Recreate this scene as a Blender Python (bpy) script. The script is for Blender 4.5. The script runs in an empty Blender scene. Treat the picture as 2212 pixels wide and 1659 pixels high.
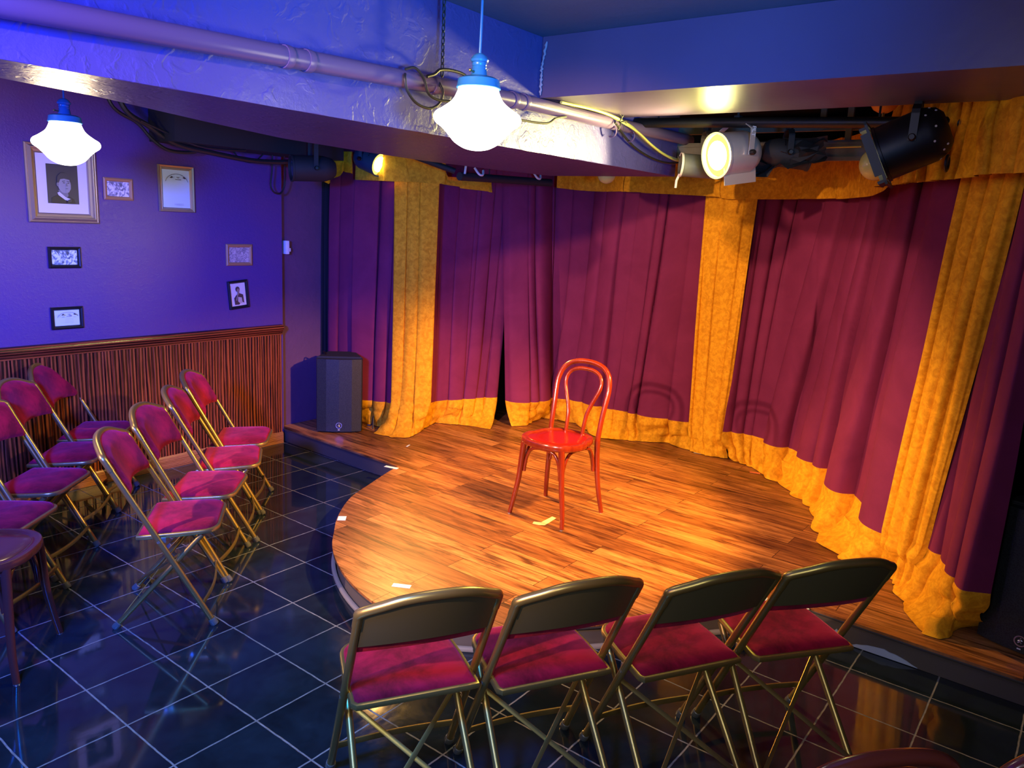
import bpy, bmesh, math, random
from mathutils import Vector, Matrix, noise
PI = math.pi
rnd = random.Random(7)
C = bpy.context.scene.collection
scene = bpy.context.scene

# ------------------------------------------------------------------ helpers
def V(*a): return Vector(a)
def lerp(a, b, t): return a + (b - a) * t
def sstep(a, b, x):
    t = max(0.0, min(1.0, (x - a) / (b - a))); return t * t * (3 - 2 * t)

def link(name, bm, mat, parent=None, smooth=True, loc=None, sharp=40):
    me = bpy.data.meshes.new(name)
    bmesh.ops.recalc_face_normals(bm, faces=bm.faces[:])
    if smooth:
        for f in bm.faces: f.smooth = True
        lim = math.radians(sharp)
        for e in bm.edges:
            if len(e.link_faces) == 2 and e.calc_face_angle(0) > lim: e.smooth = False
    bm.to_mesh(me); bm.free()
    o = bpy.data.objects.new(name, me)
    mats = mat if isinstance(mat, (list, tuple)) else [mat]
    for m in mats: me.materials.append(m)
    C.objects.link(o)
    if parent: o.parent = parent
    if loc is not None: o.location = loc
    return o

def tag(o, label=None, cat=None, group=None, kind=None):
    if label: o['label'] = label
    if cat: o['category'] = cat
    if group: o['group'] = group
    if kind: o['kind'] = kind
    return o

def thing(name, label, cat, loc=(0, 0, 0), rz=0.0, group=None):
    o = bpy.data.objects.new(name, None); C.objects.link(o)
    o.empty_display_size = 0.1
    o.location = loc; o.rotation_euler = (0, 0, rz)
    return tag(o, label, cat, group)

def copy_tree(o, parent=None):
    c = o.copy(); C.objects.link(c)
    if parent: c.parent = parent
    for ch in list(o.children): copy_tree(ch, c)
    return c

def box(bm, c, s, rot=None, mi=0, bevel=0.0):
    r = bmesh.ops.create_cube(bm, size=1.0)
    vs = r['verts']
    M = Matrix.Translation(Vector(c)) @ (rot.to_4x4() if rot else Matrix.Identity(4)) @ Matrix.Diagonal((s[0], s[1], s[2], 1))
    bmesh.ops.transform(bm, matrix=M, verts=vs)
    fs = {f for v in vs for f in v.link_faces}
    for f in fs: f.material_index = mi
    if bevel > 0:
        es = list({e for f in fs for e in f.edges})
        bmesh.ops.bevel(bm, geom=es, offset=bevel, segments=2, affect='EDGES', profile=0.6)
    return vs

def frames(pts, closed=False, up=None):
    n = len(pts); T = []
    for i in range(n):
        if closed: t = pts[(i + 1) % n] - pts[i - 1]
        elif i == 0: t = pts[1] - pts[0]
        elif i == n - 1: t = pts[-1] - pts[-2]
        else: t = (pts[i + 1] - pts[i]).normalized() + (pts[i] - pts[i - 1]).normalized()
        T.append(t.normalized())
    if up is not None:
        out = []
        for t in T:
            a = up.cross(t)
            if a.length < 1e-5: a = Vector((1, 0, 0))
            a.normalize(); out.append((a, t.cross(a).normalized()))
        return out
    a = Vector((0, 0, 1)).cross(T[0])
    if a.length < 1e-3: a = Vector((1, 0, 0)).cross(T[0])
    a.normalize(); out = []
    for i, t in enumerate(T):
        if i: a = (a - t * a.dot(t)).normalized()
        out.append((a, t.cross(a).normalized()))
    return out

def sweep(bm, pts, prof, closed=False, up=None, cap=True, scale=None, mi=0):
    pts = [Vector(p) for p in pts]
    fr = frames(pts, closed, up); rings = []
    for i, p in enumerate(pts):
        a, b = fr[i]; s = scale[i] if scale else 1.0
        rings.append([bm.verts.new(p + a * (u * s) + b * (w * s)) for u, w in prof])
    m = len(prof); n = len(rings)
    for i in range(n if closed else n - 1):
        A = rings[i]; B = rings[(i + 1) % n]
        for k in range(m):
            f = bm.faces.new((A[k], A[(k + 1) % m], B[(k + 1) % m], B[k])); f.material_index = mi
    if cap and not closed:
        bm.faces.new(rings[0]).material_index = mi
        bm.faces.new(rings[-1]).material_index = mi

def circ(r, n=12): return [(r * math.cos(2 * PI * k / n), r * math.sin(2 * PI * k / n)) for k in range(n)]
def rrect(w, h, r=0.003):
    out = []
    for cx, cy, a0 in ((w / 2 - r, h / 2 - r, 0), (-w / 2 + r, h / 2 - r, 90), (-w / 2 + r, -h / 2 + r, 180), (w / 2 - r, -h / 2 + r, 270)):
        for k in range(3):
            a = math.radians(a0 + 45 * k); out.append((cx + r * math.cos(a), cy + r * math.sin(a)))
    return out
def tube(bm, pts, r, closed=False, n=12, scale=None, mi=0): sweep(bm, pts, circ(r, n), closed, None, True, scale, mi)

def spline(pts, per=8, closed=False):
    P = [Vector(p) for p in pts]; n = len(P); out = []
    for i in range(n if closed else n - 1):
        p0 = P[i - 1] if (i > 0 or closed) else P[0] * 2 - P[1]
        p1 = P[i]; p2 = P[(i + 1) % n]
        p3 = P[(i + 2) % n] if (i + 2 < n or closed) else P[-1] * 2 - P[-2]
        for k in range(per):
            t = k / per
            out.append(0.5 * ((2 * p1) + (p2 - p0) * t + (2 * p0 - 5 * p1 + 4 * p2 - p3) * t * t + (3 * p1 - p0 - 3 * p2 + p3) * t ** 3))
    if not closed: out.append(P[-1].copy())
    return out

def resample(pts, n):
    P = [Vector(p) for p in pts]; L = [0.0]
    for a, b in zip(P, P[1:]): L.append(L[-1] + (b - a).length)
    out = []; j = 0
    for i in range(n):
        s = L[-1] * i / (n - 1)
        while j < len(P) - 2 and L[j + 1] < s: j += 1
        d = L[j + 1] - L[j]
        out.append(P[j].lerp(P[j + 1], (s - L[j]) / d if d > 0 else 0))
    return out

def lathe(bm, prof, n=40, M=None, mi=0, capends=False):
    rings = []
    for r, z in prof:
        if r < 1e-6: rings.append([bm.verts.new((0, 0, z))])
        else: rings.append([bm.verts.new((r * math.cos(2 * PI * k / n), r * math.sin(2 * PI * k / n), z)) for k in range(n)])
    for A, B in zip(rings, rings[1:]):
        for k in range(n):
            if len(A) == 1 and len(B) == 1: continue
            if len(A) == 1: vs = (A[0], B[k], B[(k + 1) % n])
            elif len(B) == 1: vs = (A[k], A[(k + 1) % n], B[0])
            else: vs = (A[k], A[(k + 1) % n], B[(k + 1) % n], B[k])
            bm.faces.new(vs).material_index = mi
    if capends:
        for R_ in (rings[0], rings[-1]):
            if len(R_) > 1: bm.faces.new(R_).material_index = mi
    if M is not None:
        bmesh.ops.transform(bm, matrix=M, verts=[v for R_ in rings for v in R_])

def prism(bm, poly, z0, z1, mi_side=0, mi_top=0, holes=None):
    a = [bm.verts.new((x, y, z0)) for x, y in poly]; b = [bm.verts.new((x, y, z1)) for x, y in poly]
    n = len(poly)
    for i in range(n): bm.faces.new((a[i], a[(i + 1) % n], b[(i + 1) % n], b[i])).material_index = mi_side
    bm.faces.new(b).material_index = mi_top
    bm.faces.new(a[::-1]).material_index = mi_side

# ------------------------------------------------------------------ materials
class NT:
    def __init__(s, name):
        s.m = bpy.data.materials.new(name); s.m.use_nodes = True
        s.t = s.m.node_tree; s.t.nodes.clear()
        s.out = s.t.nodes.new('ShaderNodeOutputMaterial')
    def n(s, typ, **kw):
        nd = s.t.nodes.new(typ)
        for k, v in kw.items():
            if k in nd.inputs.keys(): nd.inputs[k].default_value = v
            else: setattr(nd, k, v)
        return nd
    def l(s, a, b): s.t.links.new(a, b)
    def coord(s, scale=(1, 1, 1), rot=(0, 0, 0)):
        tc = s.n('ShaderNodeTexCoord'); mp = s.n('ShaderNodeMapping')
        mp.inputs['Scale'].default_value = scale; mp.inputs['Rotation'].default_value = rot
        s.l(tc.outputs['Object'], mp.inputs['Vector']); return mp.outputs[0]
    def noise(s, vec, scale, detail=4, rough=0.55, dist=0.0):
        nd = s.n('ShaderNodeTexNoise'); nd.inputs['Scale'].default_value = scale
        nd.inputs['Detail'].default_value = detail; nd.inputs['Roughness'].default_value = rough
        nd.inputs['Distortion'].default_value = dist
        if vec is not None: s.l(vec, nd.inputs['Vector'])
        return nd.outputs['Fac']
    def ramp(s, fac, stops):
        r = s.n('ShaderNodeValToRGB'); e = r.color_ramp.elements
        while len(e) < len(stops): e.new(0.5)
        for i, (p, c) in enumerate(stops):
            e[i].position = p; e[i].color = (c[0], c[1], c[2], 1) if isinstance(c, (tuple, list)) else (c, c, c, 1)
        s.l(fac, r.inputs[0]); return r.outputs[0]
    def mix(s, fac, a, b, mode='MIX'):
        m = s.n('ShaderNodeMix', data_type='RGBA', blend_type=mode)
        for sock, v in ((m.inputs[0], fac), (m.inputs[6], a), (m.inputs[7], b)):
            if isinstance(v, (int, float)): sock.default_value = v
            elif isinstance(v, tuple): sock.default_value = (*v, 1) if len(v) == 3 else v
            else: s.l(v, sock)
        return m.outputs[2]
    def math(s, op, a, b=0.0):
        m = s.n('ShaderNodeMath', operation=op)
        for i, v in enumerate((a, b)):
            if isinstance(v, (int, float)): m.inputs[i].default_value = v
            else: s.l(v, m.inputs[i])
        return m.outputs[0]
    def bump(s, h, strength=0.3, dist=0.01, nrm=None):
        b = s.n('ShaderNodeBump'); b.inputs['Strength'].default_value = strength; b.inputs['Distance'].default_value = dist
        s.l(h, b.inputs['Height'])
        if nrm is not None: s.l(nrm, b.inputs['Normal'])
        return b.outputs[0]
    def bsdf(s, color, rough=0.5, metal=0.0, bump=None, **kw):
        p = s.n('ShaderNodeBsdfPrincipled')
        for key, v in (('Base Color', color), ('Roughness', rough), ('Metallic', metal)):
            if isinstance(v, (int, float)): p.inputs[key].default_value = v
            elif isinstance(v, tuple): p.inputs[key].default_value = (*v, 1)
            else: s.l(v, p.inputs[key])
        for k, v in kw.items():
            key = k.replace('_', ' ')
            if isinstance(v, tuple) and len(v) == 3: v = (*v, 1)
            p.inputs[key].default_value = v
        if bump is not None: s.l(bump, p.inputs['Normal'])
        s.l(p.outputs[0], s.out.inputs[0]); return s.m

def plain(name, col, rough=0.5, metal=0.0, **kw): return NT(name).bsdf(col, rough, metal, **kw)

def m_velvet(name, c1, c2, scale=9, sheen=0.6, bumpy=0.15, tint=None, det=6):
    t = NT(name); v = t.coord()
    n1 = t.noise(v, scale, det, 0.7, 0.6)
    col = t.ramp(n1, [(0.38, c1), (0.62, c2)])
    n2 = t.noise(v, scale * 7, 3, 0.6)
    b = t.bump(n2, bumpy, 0.004)
    return t.bsdf(col, 0.85, 0.0, b, Sheen_Weight=sheen, Sheen_Roughness=0.45, Sheen_Tint=tint or c2, Specular_IOR_Level=0.15)

M = {}
M['maroon'] = m_velvet('maroon_velvet', (0.155, 0.017, 0.058), (0.188, 0.022, 0.070), 3, 0.25, 0.04)
M['gold'] = m_velvet('gold_velvet', (0.60, 0.255, 0.006), (0.84, 0.42, 0.014), 30, 0.3, 0.12, det=8)
M['seatvel'] = m_velvet('crimson_velvet', (0.12, 0.002, 0.010), (0.33, 0.005, 0.030), 6, 0.4, 0.08, (0.9, 0.12, 0.3))
M['black_cloth'] = plain('black_cloth', (0.006, 0.006, 0.009), 0.95)
M['brass'] = NT('aged_brass').bsdf((0.40, 0.285, 0.085), 0.34, 0.8)
M['brassdark'] = NT('brown_painted_metal').bsdf((0.11, 0.095, 0.045), 0.42, 0.2)
M['rubber'] = plain('clear_rubber', (0.10, 0.10, 0.09), 0.25)
M['black'] = plain('black_paint', (0.005, 0.005, 0.006), 0.45)
M['blackmat'] = plain('matt_black', (0.012, 0.014, 0.016), 0.7)
M['speaker'] = NT('speaker_grille')
t = M['speaker']; v = t.coord()
vo = t.n('ShaderNodeTexVoronoi'); vo.inputs['Scale'].default_value = 160; t.l(v, vo.inputs['Vector'])
M['speaker'] = t.bsdf(t.ramp(vo.outputs['Distance'], [(0.2, (0.005, 0.007, 0.007)), (0.6, (0.018, 0.023, 0.023))]), 0.5)
M['silver'] = plain('silver_can', (0.62, 0.60, 0.55), 0.35, 0.55)
M['steel'] = plain('steel', (0.55, 0.55, 0.55), 0.3, 0.9)
M['white'] = plain('white_plastic', (0.8, 0.8, 0.8), 0.4)
M['azurelit'] = plain('azure_lit_fittings', (0.03, 0.19, 0.42), 0.3, 0.1)  # azure light on the pendant fittings put into their base colour
M['tealcan'] = plain('dark_teal_can', (0.015, 0.06, 0.11), 0.4, 0.2)
M['cable'] = plain('black_cable', (0.012, 0.013, 0.014), 0.5)
M['ycable'] = plain('yellow_cable', (0.45, 0.45, 0.12), 0.5)
M['tape'] = plain('pale_tape', (0.72, 0.85, 0.74), 0.6)
M['ytape'] = plain('yellow_tape', (0.75, 0.75, 0.28), 0.6)
M['peel'] = plain('peeled_paint', (0.40, 0.48, 0.60), 0.6)
M['paper'] = plain('blue_paper', (0.55, 0.75, 0.85), 0.5)
M['cream'] = plain('cream_paper', (0.82, 0.74, 0.60), 0.6)
M['ink'] = plain('dark_ink', (0.03, 0.035, 0.05), 0.6)
M['gold_frame'] = plain('antique_gold_frame', (0.42, 0.32, 0.19), 0.38, 0.5)
M['oak_frame'] = plain('oak_frame', (0.42, 0.22, 0.09), 0.5)
M['black_frame'] = plain('black_frame', (0.012, 0.012, 0.014), 0.3)
M['mat'] = plain('white_mat', (0.72, 0.72, 0.74), 0.7)
M['orange'] = plain('orange_scrap', (0.8, 0.2, 0.05), 0.6)

def m_wood_deck():
    t = NT('laminate_planks')
    tc = t.n('ShaderNodeTexCoord')
    mp = t.n('ShaderNodeMapping'); mp.inputs['Rotation'].default_value = (0, 0, PI / 2)
    t.l(tc.outputs['Object'], mp.inputs[0])
    br = t.n('ShaderNodeTexBrick'); br.offset = 0.37; br.offset_frequency = 2
    br.inputs['Scale'].default_value = 1.0; br.inputs['Brick Width'].default_value = 1.15; br.inputs['Row Height'].default_value = 0.125
    br.inputs['Mortar Size'].default_value = 0.0016; br.inputs['Mortar Smooth'].default_value = 0.1; br.inputs['Bias'].default_value = 0.0
    br.inputs['Color1'].default_value = (0, 0, 0, 1); br.inputs['Color2'].default_value = (1, 1, 1, 1); br.inputs['Mortar'].default_value = (0.5, 0.5, 0.5, 1)
    t.l(mp.outputs[0], br.inputs['Vector'])
    bw = t.n('ShaderNodeRGBToBW'); t.l(br.outputs['Color'], bw.inputs[0])
    # grain stretched along each plank (world y), shifted per plank
    cmb = t.n('ShaderNodeCombineXYZ'); t.l(t.math('MULTIPLY', bw.outputs[0], 13.0), cmb.inputs[2])
    add = t.n('ShaderNodeVectorMath', operation='ADD')
    mp2 = t.n('ShaderNodeMapping'); mp2.inputs['Scale'].default_value = (34, 2.3, 1)
    t.l(tc.outputs['Object'], mp2.inputs[0]); t.l(mp2.outputs[0], add.inputs[0]); t.l(cmb.outputs[0], add.inputs[1])
    g = t.noise(add.outputs[0], 1.0, 7, 0.68, 0.9)
    mp3 = t.n('ShaderNodeMapping'); mp3.inputs['Scale'].default_value = (9, 1.6, 1)
    t.l(tc.outputs['Object'], mp3.inputs[0])
    add2 = t.n('ShaderNodeVectorMath', operation='ADD'); t.l(mp3.outputs[0], add2.inputs[0]); t.l(cmb.outputs[0], add2.inputs[1])
    g2 = t.noise(add2.outputs[0], 1.3, 4, 0.6, 1.5)
    base = t.ramp(g, [(0.33, (0.07, 0.022, 0.006)), (0.45, (0.27, 0.105, 0.030)), (0.6, (0.46, 0.205, 0.062)), (0.78, (0.60, 0.31, 0.11))])
    tint = t.ramp(bw.outputs[0], [(0.0, (0.52, 0.42, 0.36)), (0.4, (0.85, 0.74, 0.65)), (0.7, (1.0, 0.90, 0.78)), (1.0, (1.12, 1.12, 1.1))])
    c = t.mix(1.0, base, tint, 'MULTIPLY')
    c = t.mix(1.0, c, t.ramp(g2, [(0.32, (0.35, 0.30, 0.28)), (0.5, (1, 1, 1))]), 'MULTIPLY')
    c = t.mix(br.outputs['Fac'], c, (0.02, 0.008, 0.004))
    b = t.bump(t.math('SUBTRACT', t.math('MULTIPLY', g, 0.4), br.outputs['Fac']), 0.25, 0.003)
    return t.bsdf(c, t.ramp(g, [(0.3, 0.42), (0.7, 0.3)]), 0, b, Specular_IOR_Level=0.4)
M['deck'] = m_wood_deck()

def m_grain(name, stops, sc=(22, 22, 1.6), rough=0.35, dist=1.4, per=None, amt=1.0, wd='X'):
    t = NT(name); v = t.coord(sc)
    g = t.noise(v, 1.0, 6, 0.65, dist)
    w = t.n('ShaderNodeTexWave', wave_type='BANDS', bands_direction=wd); w.inputs['Scale'].default_value = 1.7
    w.inputs['Distortion'].default_value = 7.0; w.inputs['Detail'].default_value = 3.0; w.inputs['Detail Scale'].default_value = 0.6
    t.l(t.coord((sc[0] * 0.55, sc[1] * 0.55, sc[2] * 0.8)), w.inputs[0])
    f = t.math('ADD', t.math('MULTIPLY', g, 0.62), t.math('MULTIPLY', w.outputs['Fac'], 0.38))
    c = t.ramp(f, stops)
    return t.bsdf(c, rough, 0, t.bump(f, 0.2, 0.003))
REDW = [(0.34, (0.016, 0.004, 0.002)), (0.5, (0.13, 0.024, 0.009)), (0.66, (0.32, 0.075, 0.022))]
M['beadboard'] = m_grain('dark_red_oak', REDW, (15, 15, 1.5), dist=2.2)
M['rail'] = m_grain('red_oak_rail', REDW, (.9, 14, 14), 0.25, wd='Z')
M['skirt'] = m_grain('oak_skirting', [(0.3, (0.10, 0.03, 0.01)), (0.5, (0.30, 0.11, 0.04)), (0.7, (0.42, 0.19, 0.07))], (1.2, 26, 26), 0.35, wd='Z')
M['bentred'] = NT('red_lacquered_beech')
t = M['bentred']; v = t.coord((30, 30, 4)); g = t.noise(v, 1.0, 4, 0.6)
M['bentred'] = t.bsdf(t.ramp(g, [(0.35, (0.17, 0.014, 0.004)), (0.65, (0.26, 0.026, 0.007))]), 0.22, 0, None, Coat_Weight=0.4, Coat_Roughness=0.1)
M['bentseat'] = plain('red_seat', (0.25, 0.008, 0.004), 0.2, Coat_Weight=0.3)
M['bentdark'] = plain('dark_bentwood', (0.10, 0.020, 0.014), 0.22, Coat_Weight=0.3)

def m_paint(name, c1, c2, bscale, bstr, rough, blot=1.3, extra=None):
    t = NT(name); v = t.coord()
    col = t.ramp(t.noise(v, blot, 4, 0.6), [(0.35, c1), (0.65, c2)])
    n1 = t.noise(v, bscale, 5, 0.6)
    h = t.ramp(n1, [(0.45, 0.0), (0.7, 1.0)])
    if extra:
        n3 = t.noise(v, extra, 3, 0.5, 1.0); h = t.math('ADD', h, t.ramp(n3, [(0.56, 0.0), (0.62, 1.2)]))
    return t.bsdf(col, rough, 0, t.bump(h, bstr, 0.006))
M['wallpaint'] = m_paint('purple_wall_paint', (0.070, 0.036, 0.21), (0.100, 0.042, 0.19), 70, 0.16, 0.40, extra=60)
M['wallpaint2'] = m_paint('purple_wall_dark', (0.10, 0.045, 0.095), (0.13, 0.055, 0.12), 20, 0.2, 0.5)
M['beampaint'] = m_paint('purple_beam_paint', (0.062, 0.056, 0.22), (0.08, 0.068, 0.26), 16, 0.2, 0.36, extra=11)
M['rbeampaint'] = m_paint('purple_soffit_paint', (0.085, 0.060, 0.15), (0.10, 0.07, 0.17), 9, 0.06, 0.36)
M['ceilpaint'] = m_paint('ceiling_paint', (0.04, 0.09, 0.17), (0.05, 0.11, 0.20), 12, 0.15, 0.5)
M['stageceil'] = plain('stage_ceiling_black', (0.012, 0.016, 0.018), 0.7)
M['pipepaint'] = plain('purple_pipe_paint', (0.11, 0.075, 0.17), 0.28)
M['batten'] = m_paint('dusty_black_batten', (0.10, 0.11, 0.085), (0.17, 0.18, 0.13), 9, 0.2, 0.6, 6)

def m_tiles():
    S = 0.305
    t = NT('black_floor_tiles')
    tc = t.n('ShaderNodeTexCoord'); sep = t.n('ShaderNodeSeparateXYZ'); t.l(tc.outputs['Object'], sep.inputs[0])
    ds = []
    wob = t.math('MULTIPLY', t.math('SUBTRACT', t.noise(tc.outputs['Object'], 14, 2), 0.5), 0.006)
    for k in (0, 1):
        q = t.math('DIVIDE', t.math('ADD', sep.outputs[k], wob), S)
        fr = t.math('FRACT', t.math('ADD', q, 100.5))
        ds.append(t.math('ABSOLUTE', t.math('SUBTRACT', fr, 0.5)))
    d = t.math('MINIMUM', ds[0], ds[1])
    g = t.ramp(d, [(0.0075, 1.0), (0.0115, 0.0)])
    fx = t.math('FLOOR', t.math('DIVIDE', sep.outputs[0], S)); fy = t.math('FLOOR', t.math('DIVIDE', sep.outputs[1], S))
    cb = t.n('ShaderNodeCombineXYZ'); t.l(fx, cb.inputs[0]); t.l(fy, cb.inputs[1])
    wn = t.n('ShaderNodeTexWhiteNoise', noise_dimensions='3D'); t.l(cb.outputs[0], wn.inputs[0])
    n1 = t.noise(tc.outputs['Object'], 5, 6, 0.7, 0.4)
    base = t.ramp(n1, [(0.35, (0.008, 0.012, 0.017)), (0.62, (0.013, 0.023, 0.034)), (0.85, (0.028, 0.042, 0.055))])
    base = t.mix(1.0, base, t.ramp(wn.outputs['Value'], [(0, 0.7), (1, 1.2)]), 'MULTIPLY')
    sp = t.ramp(t.noise(tc.outputs['Object'], 45, 2, 0.4), [(0.80, 0.0), (0.84, 1.0)])
    base = t.mix(sp, base, (0.25, 0.28, 0.3))
    gc = t.ramp(t.noise(tc.outputs['Object'], 30, 3), [(0.3, (0.11, 0.12, 0.125)), (0.7, (0.24, 0.25, 0.25))])
    c = t.mix(g, base, gc)
    smud = t.ramp(t.noise(tc.outputs['Object'], 3.0, 6, 0.7, 1.0), [(0.4, 0.045), (0.75, 0.16)])
    r = t.mix(g, smud, (0.7, 0.7, 0.7))
    h = t.math('ADD', t.math('MULTIPLY', g, -1.0), t.math('MULTIPLY', t.noise(tc.outputs['Object'], 2.2, 1), 0.5))
    return t.bsdf(c, r, 0, t.bump(h, 0.35, 0.002), Specular_IOR_Level=0.55)
M['tiles'] = m_tiles()

def m_emit(name, col, s):
    t = NT(name); e = t.n('ShaderNodeEmission'); e.inputs[0].default_value = (*col, 1); e.inputs[1].default_value = s
    t.l(e.outputs[0], t.out.inputs[0]); return t.m

# ------------------------------------------------------------------ camera (fitted to the floor tile grid)
f_px = 1672.222
yaw, pitch, roll = -0.922566375, 0.204973529, 0.0512753731
def cam_rot():
    cy, sy = math.cos(yaw), math.sin(yaw); cp, sp = math.cos(pitch), math.sin(pitch); cr, sr = math.cos(roll), math.sin(roll)
    f = Vector((-sy * cp, cy * cp, -sp)); r0 = Vector((cy, sy, 0)); u0 = r0.cross(f)
    r = r0 * cr + u0 * sr; u = u0 * cr - r0 * sr
    return r, u, f
r_, u_, f_ = cam_rot()
cam = bpy.data.cameras.new('camera'); co = bpy.data.objects.new('camera', cam); C.objects.link(co)
cam.sensor_width = 36; cam.lens = f_px / 2212 * 36; cam.clip_start = 0.02
Mx = Matrix((r_, u_, -f_)).transposed().to_4x4(); Mx.translation = Vector((-1.11812, -3.04542, 1.76193))
co.matrix_world = Mx; scene.camera = co

# ------------------------------------------------------------------ room shell
YW = 1.865; ZC = 2.58; SH = 0.12
X0, X1, Y0 = -4.2, 5.0, -4.6
def struct(name, bm, m, smooth=False):
    o = link(name, bm, m, smooth=smooth); o['kind'] = 'structure'; return o
bm = bmesh.new(); box(bm, ((X0 + X1) / 2, (Y0 + 2) / 2, -0.05), (X1 - X0, 2 - Y0, 0.1)); struct('floor', bm, M['tiles'])
bm = bmesh.new(); box(bm, ((X0 + 2.2) / 2, (Y0 + 2) / 2, ZC + 0.05), (2.2 - X0, 2 - Y0, 0.1)); struct('ceiling', bm, M['ceilpaint'])
bm = bmesh.new(); box(bm, ((2.2 + X1) / 2, (Y0 + 2) / 2, ZC + 0.05), (X1 - 2.2, 2 - Y0, 0.1)); struct('ceiling_stage', bm, M['stageceil'])
bm = bmesh.new(); box(bm, ((X0 + 2.455) / 2, YW + 0.075, ZC / 2), (2.455 - X0, 0.15, ZC)); struct('wall_left', bm, M['wallpaint'])
bm = bmesh.new(); box(bm, ((2.455 + X1) / 2, YW + 0.12, ZC / 2), (X1 - 2.455, 0.15, ZC)); struct('wall_stage_left', bm, M['wallpaint2'])
bm = bmesh.new(); box(bm, (X1 + 0.05, (Y0 + 2) / 2, ZC / 2), (0.1, 2 - Y0, ZC)); struct('wall_back', bm, M['stageceil'])
bm = bmesh.new(); box(bm, ((X0 + X1) / 2, Y0 - 0.05, ZC / 2), (X1 - X0, 0.1, ZC)); struct('wall_right', bm, M['wallpaint2'])
bm = bmesh.new(); box(bm, (X0 - 0.05, (Y0 + 2) / 2, ZC / 2), (0.1, 2 - Y0, ZC)); struct('wall_rear', bm, M['wallpaint2'])

# left beam (parallel to the left wall) and right beam (over the stage front)
def rough_edge_box(name, x0, x1, y0, y1, z0, z1, mat, seed, amp=0.004, axis='x', back=None):
    bm = bmesh.new(); n = 160
    rings = []
    for i in range(n + 1):
        t_ = i / n
        j = noise.noise(Vector((t_ * 60, seed, 0))) * amp
        k = noise.noise(Vector((t_ * 11, seed + 4, 0))) * amp
        if axis == 'x':
            x = lerp(x0, x1, t_); y1 = back(x) if back else y1; rings.append([bm.verts.new(p) for p in ((x, y0, z1), (x, y0, z0 + abs(j) * 0.9 + k * 0.3), (x, y0 + abs(j), z0), (x, y1, z0), (x, y1, z1))])
        else:
            y = lerp(y0, y1, t_); rings.append([bm.verts.new(p) for p in ((x0, y, z1), (x0, y, z0 + abs(j) * 0.9), (x0 + abs(j), y, z0), (x1, y, z0), (x1, y, z1))])
    for A, B in zip(rings, rings[1:]):
        for k in range(5): bm.faces.new((A[k], A[(k + 1) % 5], B[(k + 1) % 5], B[k]))
    bm.faces.new(rings[0]); bm.faces.new(rings[-1])
    return struct(name, bm, mat)
BK = [(-4.3, -.62), (-.5, -.60), (.1, -.44), (.6, -.20), (1.12, .02), (1.7, .12), (2.2, .17), (2.8, .13), (3.3, .05)]
def beam_back(x):
    for (a, ya), (b, yb) in zip(BK, BK[1:]):
        if x <= b: return lerp(ya, yb, (x - a) / (b - a))
    return BK[-1][1]
rough_edge_box('ceiling_beam', X0 + 0.01, 3.28, -0.86, -0.02, 2.083, ZC - 0.001, M['beampaint'], 1.0, 0.007, back=beam_back)
rough_edge_box('ceiling_beam', 1.86, 2.52, Y0 + 0.01, -0.865, 2.32, ZC - 0.001, M['rbeampaint'], 5.0, 0.003, 'y')
# ragged dried paint down the inner corner of the two beams
bm = bmesh.new()
pts = [Vector((1.852, -0.872 + 0.008 * noise.noise(Vector((k * 0.9, 2, 0))) - (0.02 * max(0, (k - 16) / 14)), 2.33 + k * 0.0075)) for k in range(31)]
sweep(bm, pts, rrect(0.006, 0.012, 0.002), scale=[0.5 + abs(noise.noise(Vector((k * 1.7, 9, 0)))) * 2.4 for k in range(31)])
tag(link('paint_drip', bm, plain('dried_paint', (0.30, 0.30, 0.42), 0.5)), None, None, None, 'structure')

# wainscot : beadboard panel, chair rail, skirting
bm = bmesh.new(); prof = []
x = X0 + 0.02; k = 0
while x < 2.425:
    prof += [(x, 0.0), (x + 0.004, -0.007), (x + 0.034, -0.007), (x + 0.037, 0.0), (x + 0.040, -0.006), (x + 0.0475, -0.007), (x + 0.0505, -0.001)]
    x += 0.0525
ys = YW - 0.004
a = [bm.verts.new((px, ys + dy, 0.07)) for px, dy in prof]; b = [bm.verts.new((px, ys + dy, 0.875)) for px, dy in prof]
for i in range(len(a) - 1): bm.faces.new((a[i], a[i + 1], b[i + 1], b[i]))
e1 = bm.verts.new((a[-1].co.x, YW + 0.002, 0.07)); e2 = bm.verts.new((a[-1].co.x, YW + 0.002, 0.875)); bm.faces.new((a[-1], e1, e2, b[-1]))
o = link('trim_1', bm, M['beadboard'], smooth=False); o['kind'] = 'structure'
def xmould(name, x0, x1, prof, mat):
    bm = bmesh.new(); a = [bm.verts.new((x0, YW - dy, z)) for dy, z in prof]; b = [bm.verts.new((x1, YW - dy, z)) for dy, z in prof]
    n = len(a)
    for i in range(n): bm.faces.new((a[i], a[(i + 1) % n], b[(i + 1) % n], b[i]))
    bm.faces.new(a); bm.faces.new(b[::-1])
    o = link(name, bm, mat, smooth=True, sharp=50); o['kind'] = 'structure'; return o
xmould('trim_2', X0 + 0.02, 2.44, [(0, 0.845), (0.014, 0.85), (0.016, 0.868), (0.024, 0.873), (0.026, 0.884), (0.036, 0.892), (0.038, 0.905), (0.034, 0.918), (0.024, 0.924), (0, 0.926)], M['rail'])
xmould('baseboard_left', X0 + 0.02, 2.44, [(0, 0.0), (0.018, 0.0), (0.018, 0.072), (0.013, 0.084), (0.009, 0.09), (0, 0.09)], M['skirt'])

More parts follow.
